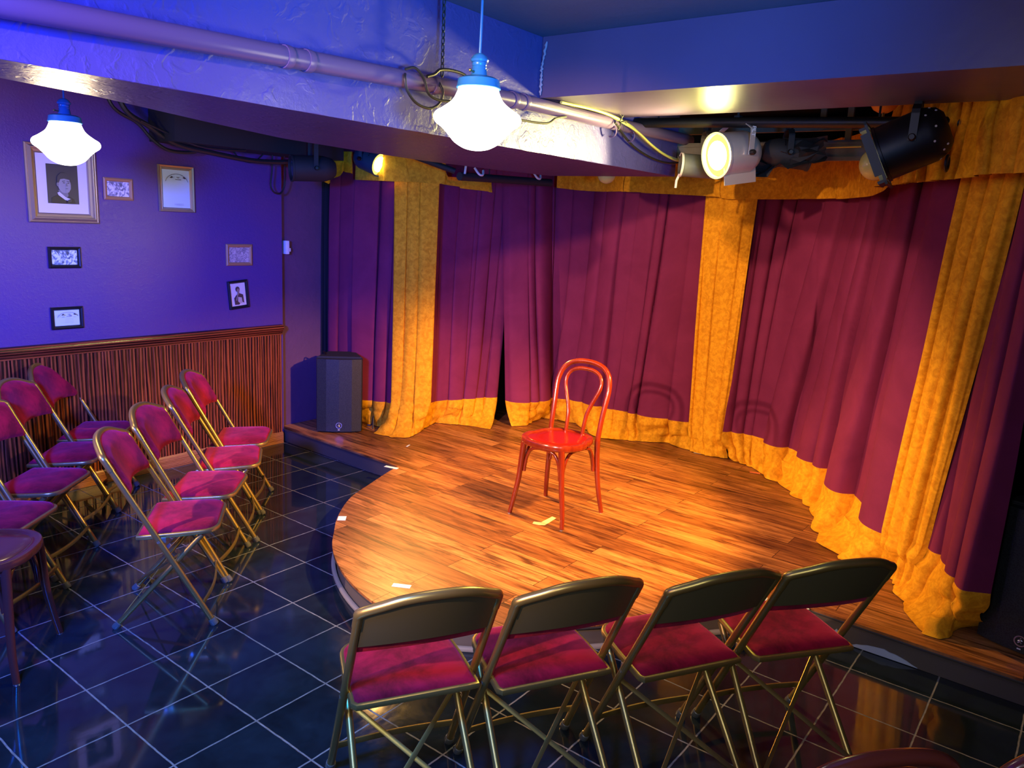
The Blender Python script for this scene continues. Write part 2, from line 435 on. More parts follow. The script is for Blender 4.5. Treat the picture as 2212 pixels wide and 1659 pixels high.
# ------------------------------------------------------------------ stage platform
tongue = [(2.41, .555), (2.26, .505), (2.04, .42), (1.79, .315), (1.55, .14), (1.39, -.02), (1.28, -.14), (1.185, -.28), (1.105, -.44), (1.045, -.61), (1.015, -.78), (1.045, -1.0), (1.19, -1.235), (1.36, -1.41), (1.56, -1.585), (1.75, -1.715), (2.05, -1.935), (2.325, -2.175)]
tpts = [(p.x, p.y) for p in spline([(a, b, 0) for a, b in tongue], 5)]
outline = [(2.455, 1.90)] + [(2.43, 1.3)] + tpts + [(2.31, -2.7), (2.30, -4.5), (4.95, -4.5), (4.95, 1.90)]
stage = thing('stage_platform', 'low wooden stage platform with rounded front tongue under the red chair', 'stage')
bm = bmesh.new(); prism(bm, outline, SH - 0.012, SH); link('deck', bm, M['deck'], stage, smooth=False)
def inset(path, d):
    out = []
    for i, p in enumerate(path):
        a = Vector(path[max(0, i - 1)]); b = Vector(path[min(len(path) - 1, i + 1)])
        t_ = (b - a).normalized(); n_ = Vector((-t_.y, t_.x)); out.append((p[0] + n_.x * d, p[1] + n_.y * d))
    return out
front = [(2.447, 1.90), (2.43, 1.3)] + tpts + [(2.31, -2.7), (2.30, -4.5)]
ins = inset(front, 0.022)
bm = bmesh.new(); prism(bm, ins + [(4.9, -4.5), (4.9, 1.9)], 0.001, SH - 0.0125)
link('riser', bm, NT('grey_riser_paint').bsdf((0.085, 0.070, 0.055), 0.55), stage, smooth=False)['label'] = 'dark grey painted riser'
bm = bmesh.new()
sweep(bm, [(x, y, SH - 0.018) for x, y in inset(front, 0.012)], rrect(0.022, 0.012, 0.003), up=Vector((0, 0, 1)))
link('edge_trim', bm, plain('dark_edge_trim', (0.045, 0.040, 0.038), 0.5), stage)
bm = bmesh.new()
ti = inset(tpts, 0.006)[:-4]
sweep(bm, [(x, y, 0.011) for x, y in ti], rrect(0.022, 0.022, 0.007), up=Vector((0, 0, 1)))
link('base_moulding', bm, plain('worn_base_moulding', (0.24, 0.22, 0.18), 0.4), stage)

def tape(pts, label, mat='tape', z=SH + 0.0015, th=0.001):
    bm = bmesh.new(); prism(bm, pts, z - th, z)
    return tag(link('marking_tape', bm, M[mat], smooth=False), label, 'tape', 'tape marks around the stage')
def strip(c, d, l, w):
    d = Vector(d).normalized(); n_ = Vector((-d.y, d.x)); c = Vector(c)
    return [tuple(c + d * (l / 2 * a) + n_ * (w / 2 * b)) for a, b in ((-1, -1), (1, -1), (1, 1), (-1, 1))]
tape(strip((2.36, .565), (.25, -1), .10, .03), 'white tape strip on the stage edge beside the left step')
tape(strip((1.545, .10), (1, .95), .06, .045), 'mint tape square on the left curve of the stage lip')
tape(strip((1.205, -.715), (.55, -1), .085, .032), 'pale tape strip on the stage lip behind the first folding chair')
tape(strip((1.56, -1.54), (1, -1), .105, .028), 'white tape strip on the stage lip behind the second folding chair')
tape(strip((2.27, -2.08), (.55, -1), .25, .07), 'wide blue-white tape at the right end of the stage curve')
tape([(2.242, -.735), (2.265, -.765), (2.395, -.75), (2.40, -.72), (2.285, -.725), (2.262, -.69), (2.235, -.70)], 'yellow L of tape on the planks under the red chair', 'ytape')
tape(strip((4.28, -.77), (.2, -1), .07, .03), 'small white tape scrap at the foot of the gold column curtain')
tape(strip((2.80, .85), (1, .4), .05, .012), 'thin tape tick on the planks left of the red chair')
bm = bmesh.new(); prism(bm, strip((4.12, -1.27), (.3, -1), .07, .025), SH + .0005, SH + .003)
tag(link('paper_scrap', bm, M['orange'], smooth=False), 'orange paper scrap on the planks below the right curtain', 'scrap')
# peeled paint on the right riser
pl = thing('peeled_paint_patch', 'pale blue peeled paint on the right stage riser', 'paint patch', (2.3, -2.4, 0.0))
for (y0, y1, h, nm) in ((-2.29, -2.36, .048, 'chip'), (-2.39, -2.66, .030, 'chip')):
    bm = bmesh.new(); pp = []
    for k in range(13):
        t_ = k / 12; pp.append((lerp(y0, y1, t_), 0.004 + h * math.sin(PI * min(1, t_ * 1.05)) ** .7 * (1 + .25 * noise.noise(Vector((t_ * 9, h * 99, 0))))))
    loop = [(y, 0.003) for y in (y0, y1)]
    poly = [(y, z) for y, z in pp] + [(y1, 0.003), (y0, 0.003)]
    vs = [bm.verts.new((0.030 - 0.006 + (2.31 - 2.3) + (lerp(0.003, 0, (y + 2.7) / .5)), y + 2.4, z)) for y, z in poly]
    vs2 = [bm.verts.new(v_.co + Vector((-0.006, 0, 0))) for v_ in vs]
    bm.faces.new(vs2); bm.faces.new(vs[::-1]); n_ = len(vs)
    for i in range(n_): bm.faces.new((vs[i], vs[(i + 1) % n_], vs2[(i + 1) % n_], vs2[i]))
    link(nm, bm, M['peel'], pl, smooth=False)

# ------------------------------------------------------------------ folding chairs
def folding_chair(label):
    """origin on the floor midway between the front feet, facing +X"""
    t = thing('folding_chair', label, 'chair')
    w0, wt, zt, xt = 0.202, 0.194, 0.742, -0.40
    R = 0.0125
    def tube_pt(s, z): u = z / zt; return Vector((xt * u, s * lerp(w0, wt, u), z))
    for s in (-1, 1):
        bm = bmesh.new()
        pts = [tube_pt(s, z) for z in (0.012, 0.1, 0.25, 0.4, 0.55, 0.68, 0.712)]
        tube(bm, pts, R)
        leg = link('front_leg', bm, M['brass'], t)
        bm = bmesh.new(); p = tube_pt(s, 0.0); d = (tube_pt(s, 0.1) - p).normalized()
        lathe(bm, [(0, 0), (0.016, 0), (0.018, 0.006), (0.0155, 0.028), (0.013, 0.03)], 14, Matrix.Translation(p + Vector((0, 0, .0015))) @ d.to_track_quat('Z', 'Y').to_matrix().to_4x4())
        cap = link('foot_cap', bm, M['rubber'], leg); cap['label'] = 'translucent rubber foot'
        bm = bmesh.new(); top = Vector((-0.045, s * 0.168, 0.402)); bot = Vector((-0.395, s * 0.178, 0.012))
        tube(bm, [top, top.lerp(bot, .3), top.lerp(bot, .7), bot], 0.0115)
        rl = link('rear_leg', bm, M['brass'], t)
        bm = bmesh.new(); d = (top - bot).normalized()
        lathe(bm, [(0, 0), (0.015, 0), (0.017, 0.006), (0.0145, 0.028), (0.012, 0.03)], 14, Matrix.Translation(bot + Vector((-.008, 0, -0.0105))) @ d.to_track_quat('Z', 'Y').to_matrix().to_4x4())
        cap = link('foot_cap', bm, M['rubber'], rl)
    # curved rear plate of the back: top lip, panel and pad share one curved outline
    N = 28
    def topz(v): return 0.767 + 0.040 * (max(0.0, 1 - (abs(v) / 0.80) ** 2.4)) ** 0.9
    def bx(v): return -0.030 * (1 - v * v)          # bow backwards
    def at(v, z, fwd=0.0):
        base = Vector((xt * z / zt, 0, z)); y = v * lerp(w0, wt, z / zt)
        return Vector((base.x + bx(v) + fwd, y, z))
    bm = bmesh.new(); pts = [tube_pt(-1, zt - 0.03)]
    pts = []
    for k in range(N + 1):
        v = -0.90 + 1.80 * k / N; pts.append(at(v, topz(v)))
    ends = lambda s: [tube_pt(s, 0.700), tube_pt(s, 0.735), tube_pt(s, zt) + Vector((-0.008, -s * 0.004, 0.012))]
    pts = spline(ends(-1) + pts[1:-1:3] + ends(1)[::-1], 4)
    tube(bm, pts, 0.0142, n=14)
    link('top_rail', bm, M['brass'], t)
    def zb(v): return 0.618 + 0.016 * (1 - v * v)
    bm = bmesh.new(); S_ = []
    for fw in (-0.0085, -0.0045):
        S_.append([[bm.verts.new(at(-0.95 + 1.9 * k / N, lerp(zb(-0.95 + 1.9 * k / N), topz(-0.95 + 1.9 * k / N) - 0.004, i / 8), fw)) for k in range(N + 1)] for i in range(9)])
    for G in S_:
        for i in range(8):
            for k in range(N): bm.faces.new((G[i][k], G[i][k + 1], G[i + 1][k + 1], G[i + 1][k]))
    A, B = S_
    for i in (0, 8):
        for k in range(N): bm.faces.new((A[i][k], A[i][k + 1], B[i][k + 1], B[i][k]))
    for k in (0, N):
        for i in range(8): bm.faces.new((A[i][k], A[i + 1][k], B[i + 1][k], B[i][k]))
    link('back_panel', bm, M['brassdark'], t)['label'] = 'dark bronze metal back plate'
    bm = bmesh.new(); G = []; G2 = []
    for i in range(13):
        a_ = i / 12; row = []; row2 = []
        for k in range(N + 1):
            b_ = k / N; v = -0.94 + 1.88 * b_
            z = lerp(zb(v) - 0.028, topz(v) + 0.002, a_)
            puff = (min(1, math.sin(PI * min(1, max(0, a_))) * 2.2) ** .6) * (min(1, math.sin(PI * b_) * 5) ** .5)
            row.append(bm.verts.new(at(v, z, 0.006 + 0.026 * puff + 0.004))); row2.append(bm.verts.new(at(v, z, 0.000)))
        G.append(row); G2.append(row2)
    for i in range(12):
        for k in range(N):
            bm.faces.new((G[i][k], G[i][k + 1], G[i + 1][k + 1], G[i + 1][k]))
            bm.faces.new((G2[i][k], G2[i + 1][k], G2[i + 1][k + 1], G2[i][k + 1]))
    for k in range(N):
        bm.faces.new((G[0][k], G2[0][k], G2[0][k + 1], G[0][k + 1])); bm.faces.new((G[12][k], G[12][k + 1], G2[12][k + 1], G2[12][k]))
    for i in range(12):
        bm.faces.new((G[i][0], G[i + 1][0], G2[i + 1][0], G2[i][0])); bm.faces.new((G[i][N], G2[i][N], G2[i + 1][N], G[i + 1][N]))
    link('back_pad', bm, M['seatvel'], t)['label'] = 'crimson velvet back pad'
    for s in (-1, 1):
        bm = bmesh.new(); p = at(s * 0.80, topz(.8)) + Vector((-0.006, 0, 0.010))
        bmesh.ops.create_uvsphere(bm, u_segments=10, v_segments=6, radius=0.0045, matrix=Matrix.Translation(p))
        link('rivet', bm, M['steel'], t)
    # seat
    def seat_outline(gr=0.0):
        xb, wb, xf, wf = -0.294 - gr, 0.183 + gr, 0.012 + gr, 0.172 + gr
        out = [(xb, -wb), (xb, -wb * .5), (xb, 0), (xb, wb * .5), (xb, wb), (lerp(xb, xf, .5), lerp(wb, wf, .5) + 0.002)]
        r = 0.060
        for k in range(9):
            a_ = math.radians(90 - k * 10); out.append((xf - r + r * math.cos(a_), wf - r + r * math.sin(a_)))
        for k in range(9):
            a_ = math.radians(0 - k * 10); out.append((xf - r + r * math.cos(a_), -wf + r + r * math.sin(a_)))
        out.append((lerp(xb, xf, .5), -lerp(wb, wf, .5) - 0.002))
        return out
    def zs(x): return 0.404 + (x + 0.294) * 0.045
    bm = bmesh.new(); ol = resample([(x, y, 0) for x, y in seat_outline() + [seat_outline()[0]]], 72)[:-1]
    sweep(bm, [(p.x, p.y, zs(p.x)) for p in ol], rrect(0.020, 0.020, 0.006), closed=True, up=Vector((0, 0, 1)))
    link('seat_frame', bm, M['brass'], t)
    bm = bmesh.new(); rings = []
    c0 = Vector((-0.15, 0, 0))
    for sc, h in ((0.99, -0.008), (0.985, 0.012), (0.95, 0.021), (0.88, 0.027), (0.72, 0.033), (0.5, 0.036), (0.25, 0.037)):
        rings.append([bm.verts.new((c0.x + (p.x - c0.x) * sc, p.y * sc, zs(p.x) + h)) for p in ol])
    for A, B in zip(rings, rings[1:]):
        for k in range(len(A)): bm.faces.new((A[k], A[(k + 1) % len(A)], B[(k + 1) % len(A)], B[k]))
    bm.faces.new(rings[-1]); bm.faces.new(rings[0][::-1])
    link('seat', bm, M['seatvel'], t, sharp=60)['label'] = 'crimson velvet seat pad'
    for s in (-1, 1):                                    # pivot brackets between tube and seat
        bm = bmesh.new(); p = tube_pt(s, 0.392)
        box(bm, (p.x + 0.012, s * 0.191, 0.392), (0.030, 0.004, 0.022), bevel=0.001)
        lathe(bm, [(0, 0), (.006, 0), (.006, .022), (0, .022)], 10, Matrix.Translation(Vector((p.x, s * 0.188, 0.39))) @ Matrix.Rotation(-s * PI / 2, 4, 'X'))
        link('pivot_bracket', bm, M['steel'], t)
    # bowed front stretcher, flat cross braces behind
    bm = bmesh.new(); a_ = tube_pt(-1, 0.105); b_ = tube_pt(1, 0.105)
    pts = [a_.lerp(b_, k / 14) + Vector((0.018 * math.sin(PI * k / 14) + 0.012, 0, -0.004 * math.sin(PI * k / 14))) for k in range(15)]
    sweep(bm, pts, rrect(0.008, 0.021, 0.003), up=Vector((0, 0, 1)))
    link('stretcher', bm, M['brass'], t)
    for s in (-1, 1):
        bm = bmesh.new(); a_ = Vector((-0.125, s * 0.172, 0.315)); b_ = Vector((-0.372, -s * 0.174, 0.040))
        off = Vector((0.004 * s - 0.012, 0, 0))
        sweep(bm, [a_ + off, a_.lerp(b_, .5) + off, b_ + off], rrect(0.004, 0.016, 0.0015), up=Vector((0.7, 0, 1)).normalized())
        link('cross_brace', bm, M['brass'], t)
    return t

chairs = [  # x, y, facing deg, label, group
 (0.702, -0.063, -38.9, 'brass folding chair of the left block standing nearest the open tiled floor', 'L'),
 (0.989, 0.228, -46.2, 'folding chair second in the left block front row, with the bright red back pad', 'L'),
 (1.328, 0.556, -36.9, 'folding chair third in the left block front row, back pad seen nearly edge on', 'L'),
 (1.597, 0.855, -42.3, 'folding chair in front of the wainscot, closest to the stage step', 'L'),
 (0.145, 0.43, -52.0, 'folding chair cut off by the left edge, seat just behind the dark bentwood chair', 'M'),
 (0.455, 0.793, -50.0, 'folding chair at the left edge with purple-lit seat, between two other back row chairs', 'M'),
 (0.765, 1.164, -44.7, 'folding chair second from the wall in the back row of the left block', 'M'),
 (1.055, 1.515, -44.1, 'folding chair pushed closest to the wainscot, its shadow on the boards behind', 'M'),
 (0.500, -1.392, 59.7, 'leftmost of the four folding chairs seen from behind before the stage', 'F'),
 (0.831, -1.650, 60.3, 'second from the left of the four folding chairs seen from behind before the stage', 'F'),
 (1.176, -1.936, 60.1, 'third from the left of the four folding chairs seen from behind before the stage', 'F'),
 (1.556, -2.199, 53.6, 'rightmost of the four folding chairs seen from behind, nearest the right stage edge', 'F')]
gname = {'L': 'folding chairs of the left block, front row', 'M': 'folding chairs of the left block, back row', 'F': 'folding chairs before the stage seen from behind'}
proto = folding_chair(chairs[0][3])
for i, (x, y, a, lab, g) in enumerate(chairs):
    o = proto if i == 0 else copy_tree(proto)
    o.location = (x, y, 0); o.rotation_euler = (0, 0, math.radians(a)); o['label'] = lab; o['group'] = gname[g]

# ------------------------------------------------------------------ bentwood chairs
def bentwood(label, mw, mseat, loc, rz, group=None):
    """origin on the floor under the seat centre, facing +X"""
    t = thing('bentwood_chair', label, 'chair', loc, rz, group)
    def leg_front(s): return [(0.165, s * 0.128, 0.435), (0.168, s * 0.135, 0.36), (0.172, s * 0.148, 0.22), (0.182, s * 0.168, 0.10), (0.196, s * 0.182, 0.004)]
    for s in (-1, 1):
        bm = bmesh.new(); p = spline(leg_front(s), 5); tube(bm, p, 0.0165, scale=[1.12 - 0.35 * k / (len(p) - 1) for k in range(len(p))])
        lg = link('front_leg', bm, mw, t)
        bm = bmesh.new(); lathe(bm, [(0, 0), (.012, 0), (.012, .004), (0, .004)], 12, Matrix.Translation(Vector((.196, s * .182, 0)))); link('glide', bm, M['steel'], lg)
        bm = bmesh.new(); p = spline([(-0.148, s * 0.165, 0.440), (-0.150, s * 0.166, 0.36), (-0.158, s * 0.175, 0.22), (-0.172, s * 0.188, 0.1), (-0.190, s * 0.200, 0.004)], 5)
        tube(bm, p, 0.0165, scale=[1.05 - 0.25 * k / (len(p) - 1) for k in range(len(p))])
        lg = link('rear_leg', bm, mw, t)
        bm = bmesh.new(); lathe(bm, [(0, 0), (.012, 0), (.012, .004), (0, .004)], 12, Matrix.Translation(Vector((-.190, s * .200, 0)))); link('glide', bm, M['steel'], lg)
    def lean(z): return -0.148 - 0.10 * ((z - 0.44) / 0.42) ** 1.2 if z > 0.44 else -0.148
    def hoop(prof): return [Vector((lean(z), y, z)) for y, z in prof]
    half = [(0.165, 0.435), (0.166, 0.50), (0.170, 0.60), (0.176, 0.68), (0.176, 0.745), (0.158, 0.805), (0.118, 0.845), (0.062, 0.864)]
    bm = bmesh.new(); p = spline(hoop(half + [(0.0, 0.869)] + [(-y, z) for y, z in half[::-1]]), 6); tube(bm, p, 0.0150, n=14)
    link('back_hoop', bm, mw, t)
    half = [(0.058, 0.445), (0.058, 0.50), (0.066, 0.58), (0.095, 0.66), (0.118, 0.72), (0.120, 0.765), (0.098, 0.802), (0.055, 0.822)]
    bm = bmesh.new(); p = spline(hoop(half + [(0.0, 0.827)] + [(-y, z) for y, z in half[::-1]]), 6); tube(bm, p, 0.0115, n=14)
    link('inner_hoop', bm, mw, t)
    def so(sc=1.0):
        out = []
        for k in range(48):
            a = 2 * PI * k / 48; c, s_ = math.cos(a), math.sin(a)
            r = 1 / ((abs(c / 0.198) ** 2.6 + abs(s_ / (0.196 if c > 0 else 0.180)) ** 2.6) ** (1 / 2.6)); out.append((0.012 + r * c * sc, r * s_ * sc))
        return out
    bm = bmesh.new(); rings = []
    for sc, z in ((0.93, 0.424), (0.985, 0.428), (1.0, 0.436), (1.0, 0.452), (0.985, 0.460), (0.95, 0.462), (0.86, 0.461), (0.83, 0.457), (0.80, 0.456)):
        rings.append([bm.verts.new((x, y, z)) for x, y in so(sc)])
    for A, B in zip(rings, rings[1:]):
        for k in range(48): bm.faces.new((A[k], A[(k + 1) % 48], B[(k + 1) % 48], B[k]))
    bm.faces.new(rings[0][::-1]); bm.faces.new(rings[-1])
    link('seat_rim', bm, mw, t, sharp=50)
    bm = bmesh.new(); rings = []
    for sc, z in ((0.815, 0.4565), (0.80, 0.4585), (0.5, 0.4575), (0.25, 0.457)): rings.append([bm.verts.new((x, y, z)) for x, y in so(sc)])
    for A, B in zip(rings, rings[1:]):
        for k in range(48): bm.faces.new((A[k], A[(k + 1) % 48], B[(k + 1) % 48], B[k]))
    bm.faces.new(rings[-1]); bm.faces.new(rings[0][::-1])
    link('seat', bm, mseat, t, sharp=60)
    L = {(1, 1): Vector((0.158, 0.130, 0)), (1, -1): Vector((0.158, -0.130, 0)), (-1, 1): Vector((-0.140, 0.160, 0)), (-1, -1): Vector((-0.140, -0.160, 0))}
    for A, B in (((1, -1), (1, 1)), ((1, 1), (-1, 1)), ((1, -1), (-1, -1)), ((-1, -1), (-1, 1))):
        a, b = L[A], L[B]; prof = [(0.03, 0.262), (0.045, 0.30), (0.09, 0.355), (0.19, 0.398), (0.34, 0.413), (0.5, 0.416), (0.66, 0.413), (0.81, 0.398), (0.91, 0.355), (0.955, 0.30), (0.97, 0.262)]
        bm = bmesh.new(); p = spline([a.lerp(b, u) + Vector((0, 0, z)) for u, z in prof], 5)
        tube(bm, p, 0.0095); link('arched_brace', bm, mw, t)
    return t
bentwood('glossy red bentwood cafe chair alone in the middle of the stage', M['bentred'], M['bentseat'], (2.468, -0.690, SH), PI)
bentwood('dark red bentwood chair with purple-lit seat cut off by the left edge', M['bentdark'], M['bentdark'], (-0.158, 0.182, 0), math.radians(-45))
bentwood('dark glossy bentwood chair, only its curved top rail showing along the bottom edge', M['bentdark'], M['bentdark'], (0.44, -2.685, 0), math.radians(49), 'bentwood chairs along the bottom edge')
bentwood('dark bentwood chair of which only a sliver shows in the bottom right corner', M['bentdark'], M['bentdark'], (0.74, -2.985, 0), math.radians(45), 'bentwood chairs along the bottom edge')

# ------------------------------------------------------------------ curtains
CEN = Vector((2.4, -0.7))
def cloth(name, mat, parent, T, H, zt, zh, pleats, amp, seed, cols=None, rows=46, lean=0.0, Fp=None, band=False, sharp_=0.55, small=1.0, wav=None, bulge=None, rng=None):
    """hanging cloth from top path T (z zt) to path H (z zh). zt / zh may be functions of u. band=True builds the floor hem from H to Fp."""
    rr = random.Random(seed)
    n = cols or max(60, pleats * 22)
    b = [0.0]
    for k in range(pleats): b.append(b[-1] + rr.uniform(0.3, 1.9))
    b = [x / b[-1] for x in b]
    am = [rr.uniform(0.3, 1.2) for _ in range(pleats)]
    sk = [rr.uniform(-1, 1) for _ in range(pleats)]
    def fold(u):
        u = min(0.99999, max(0, u)); k = 0
        while b[k + 1] < u: k += 1
        t = (u - b[k]) / (b[k + 1] - b[k]); t = t ** (1 + 0.45 * sk[k]) if sk[k] > 0 else 1 - (1 - t) ** (1 - 0.45 * sk[k])
        return am[k] * (math.sin(PI * t) ** sharp_), -math.sin(2 * PI * t) * 0.22 * (b[k + 1] - b[k]) * Lt
    def warp(u, v): return u + lean * (v - 0.3) * math.sin(PI * u) + 0.028 * small * noise.noise(Vector((u * 3.1, v * 1.1, seed * 1.7))) * v * 3 * math.sin(PI * min(1, max(0, u)))
    Lt = sum((Vector(H[i + 1]) - Vector(H[i])).length for i in range(len(H) - 1))
    def off(u, v):
        f = fold(warp(u, v))[0] * amp * (0.42 + 0.58 * v)
        f += 0.020 * small * noise.noise(Vector((u * 7 * max(1, Lt), v * 1.6, seed))) + 0.004 * small * noise.noise(Vector((u * 22 * max(1, Lt), v * 3, seed + 9)))
        return f
    def side(u, v): return fold(warp(u, v))[1] * min(1, u * 12, (1 - u) * 12)
    Tp = [p.xy for p in resample([(x, y, 0) for x, y in T], n + 1)]
    Hp = [p.xy for p in resample([(x, y, 0) for x, y in H], n + 1)]
    def nrm(P_, i):
        a = P_[max(0, i - 2)]; c = P_[min(n, i + 2)]; d = (c - a)
        if d.length < 1e-6: return Vector((0, 0))
        d.normalize(); q = Vector((-d.y, d.x))
        return q if q.dot(CEN - P_[i]) > 0 else -q
    ZT = zt if callable(zt) else (lambda u: zt); ZH = zh if callable(zh) else (lambda u: zh)
    bm = bmesh.new(); G = []
    def hang(i, v):
        u = i / n; p = Tp[i].lerp(Hp[i], v); q = nrm(Tp, i).lerp(nrm(Hp, i), v)
        p = p + q * off(u, v)
        tg = Hp[min(n, i + 2)] - Hp[max(0, i - 2)]
        if tg.length > 1e-6: p = p + tg.normalized() * side(u, v)
        if bulge: p = p + q * bulge(u, v)
        return Vector((p.x, p.y, lerp(ZT(u), ZH(u), v)))
    if not band:
        for j in range(rows + 1): G.append([bm.verts.new(hang(i, j / rows)) for i in range(n + 1)])
    else:
        Fx = [p.xy for p in resample([(x, y, 0) for x, y in Fp], n + 1)]
        rows = 20
        for j in range(rows + 1):
            w = j / rows; row = []
            for i in range(n + 1):
                u = i / n; h = hang(i, 1.0); q = nrm(Hp, i)
                fl = Fx[i] + q * (0.014 * noise.noise(Vector((u * 12, 3, seed))) + 0.30 * (off(u, 1) - amp * .5))
                dxy = (fl - h.xy).length
                e = w ** (1.5 if dxy > 0.12 else 1.2)
                xy = h.xy.lerp(fl, e)
                q_ = u * max(.5, Lt)
                crease = (0.050 * noise.noise(Vector((q_ * 6 + w * 1.6, w * 2.0, seed + 3))) + 0.014 * noise.noise(Vector((q_ * 17 - w * 1.5, w * 4, seed + 5)))) * math.sin(PI * min(1, w * 1.02))
                xy = xy + q * crease
                lie = min(1.0, dxy / 0.30)
                zz = lerp(h.z, SH + 0.004, (w if lie < .2 else 1 - (1 - w) ** (1 + 0.9 * lie)))
                zz += abs(crease) * 0.8 * (w > .3)
                row.append(bm.verts.new((xy.x, xy.y, max(SH + 0.003, zz))))
            G.append(row)
    for A, B in zip(G, G[1:]):
        for k in range(n): bm.faces.new((A[k], A[k + 1], B[k + 1], B[k]))
    o = link(name, bm, mat, parent, sharp=70)
    return o

def curtain(label, H, F, ztop, pleats, amp, seed, mat='maroon', T=None, lean=0.0, zh=0.33, cat='curtain', hem='gold', group=None, **kw):
    T = T or H
    t = thing('stage_curtain', label, cat, (0, 0, 0), 0, group)
    cloth('drape', M[mat], t, T, H, ztop, zh, pleats, amp, seed, lean=lean, **kw)
    if hem:
        h = cloth('hem', M[hem], t, T, H, ztop, zh, pleats, amp, seed, lean=lean, Fp=F, band=True, **kw)
        if hem != mat: h['label'] = 'gold velvet hem band'
    return t
G1 = 'maroon velvet drapes around the stage'; G2 = 'gold velvet column drapes between the maroon curtains'
curtain('dark maroon curtain behind the left speaker, its top in shadow', [(2.90, 1.84), (2.95, 1.60), (3.10, 1.34), (3.16, 1.24)], [(2.98, 1.80), (2.99, 1.58), (3.0, 1.36), (3.06, 1.24)], 2.30, 5, 0.10, 11, group=G1, lean=.06)
curtain('maroon curtain with gold hem between the left gold drape and the dark gap', [(3.20, 1.13), (3.38, 1.12), (3.60, 1.04), (3.86, 0.87)], [(3.22, 1.10), (3.42, 1.16), (3.54, 0.96), (3.60, 0.72)], 2.30, 7, 0.080, 23, group=G1, lean=.05, T=[(3.20, 1.13), (3.38, 1.12), (3.60, 1.04), (3.92, 0.80)])
curtain('widest maroon curtain, directly behind the red chair, with crumpled gold hem', [(3.80, 0.74), (3.93, 0.60), (4.25, 0.66), (4.40, 0.40), (4.27, 0.02), (4.29, -0.35), (4.43, -0.66)], [(3.80, 0.66), (3.93, 0.60), (4.22, 0.70), (4.33, 0.36), (4.05, 0.0), (4.14, -0.20), (4.34, -0.46), (4.29, -0.72)], 2.32, 12, 0.115, 37, group=G1, lean=.05, T=[(3.80, 0.90), (3.95, 0.72), (4.25, 0.66), (4.40, 0.40), (4.27, 0.02), (4.29, -0.35), (4.43, -0.66)])
curtain('maroon curtain right of the centre, deep slanting folds above a puddled gold hem', [(4.42, -0.90), (4.35, -1.30), (4.22, -1.55), (3.98, -1.80), (3.62, -2.02), (3.36, -2.20), (3.12, -2.36), (3.00, -2.50)], [(4.33, -1.00), (4.17, -1.26), (3.96, -1.52), (3.70, -1.75), (3.40, -1.90), (3.14, -1.98), (2.99, -2.16), (3.02, -2.32), (2.98, -2.38)], 2.32, 12, 0.150, 41, group=G1, lean=.17)
curtain('maroon curtain at the far right with wide gold hem hanging to the stage edge', [(2.93, -2.66), (2.78, -2.71), (2.62, -2.77), (2.48, -2.86)], [(2.88, -2.44), (2.66, -2.52), (2.42, -2.64), (2.42, -2.72), (2.66, -2.80)], 2.30, 4, 0.11, 53, group=G1, zh=.36, lean=-.04)
curtain('gold velvet drape on the left, gathered between two maroon curtains', [(3.04, 1.28), (3.10, 1.17), (3.24, 1.05)], [(2.83, 1.26), (2.86, 1.08), (2.95, 0.99), (3.20, 1.08)], 2.30, 3, 0.075, 61, mat='gold', group=G2, T=[(3.02, 1.28), (3.14, 1.17), (3.27, 1.05)], zh=.36)
curtain('straight gold velvet drape right of centre behind the red chair', [(4.32, -0.66), (4.30, -0.82), (4.27, -0.96)], [(4.27, -0.70), (4.25, -0.84), (4.30, -0.99)], 2.30, 4, 0.035, 67, mat='gold', group=G2, T=[(4.32, -0.60), (4.29, -0.80), (4.27, -1.02)], zh=.33)
curtain('long gold velvet drape at the right front corner of the stage, twisted near its foot', [(3.00, -2.37), (2.93, -2.47), (2.84, -2.57)], [(3.0, -2.36), (2.90, -2.42), (2.80, -2.50)], 2.30, 4, 0.095, 73, mat='gold', group=G2, T=[(2.90, -2.48), (2.79, -2.59), (2.64, -2.72)], zh=.36, lean=.05)
def black_drape(label, H, seed, ztop=2.33):
    t = thing('black_drape', label, 'curtain', (0, 0, 0), 0, 'black masking drapes')
    cloth('drape', M['black_cloth'], t, H, H, ztop, SH + 0.004, 5, 0.03, seed)
black_drape('black masking drape in the slit between the left wall and the first maroon curtain', [(2.84, 1.93), (2.93, 1.86)], 81)
black_drape('black masking drape behind the gap of the two left maroon curtains', [(3.92, 1.25), (4.20, 1.10), (4.35, 0.85)], 83)
black_drape('black masking drape in the dark far right of the stage', [(2.90, -2.96), (3.02, -3.2), (3.2, -3.6), (3.3, -4.2)], 87)

def valance(label, Pth, ztf, zbf, pleats, amp, seed, cols=160, small=.5, T=None):
    t = thing('valance', label, 'valance', (0, 0, 0), 0, 'gold velvet valances above the stage curtains')
    cloth('cloth', M['gold'], t, T or Pth, Pth, ztf, zbf, pleats, amp, seed, cols=cols, rows=18, small=small)
    b = [Vector((x, y, 0)) for x, y in Pth]
    return t
def piece(*kv):
    def f(u):
        for (a, za), (b, zb) in zip(kv, kv[1:]):
            if u <= b: return lerp(za, zb, sstep(a, b, u) if False else (u - a) / (b - a))
        return kv[-1][1]
    return f
valance('gold velvet valance along the back above the widest maroon curtain', [(3.98, 0.48), (4.22, 0.44), (4.25, 0.20), (4.14, 0.0), (4.16, -0.5), (4.22, -0.96), (4.17, -1.26), (4.04, -1.50), (3.80, -1.73), (3.46, -1.94), (3.20, -2.08)], 2.36, piece((0, 2.045), (.3, 2.03), (.5, 2.0), (.62, 2.01), (.8, 2.0), (.93, 2.0), (1, 2.035)), 9, 0.012, 91)
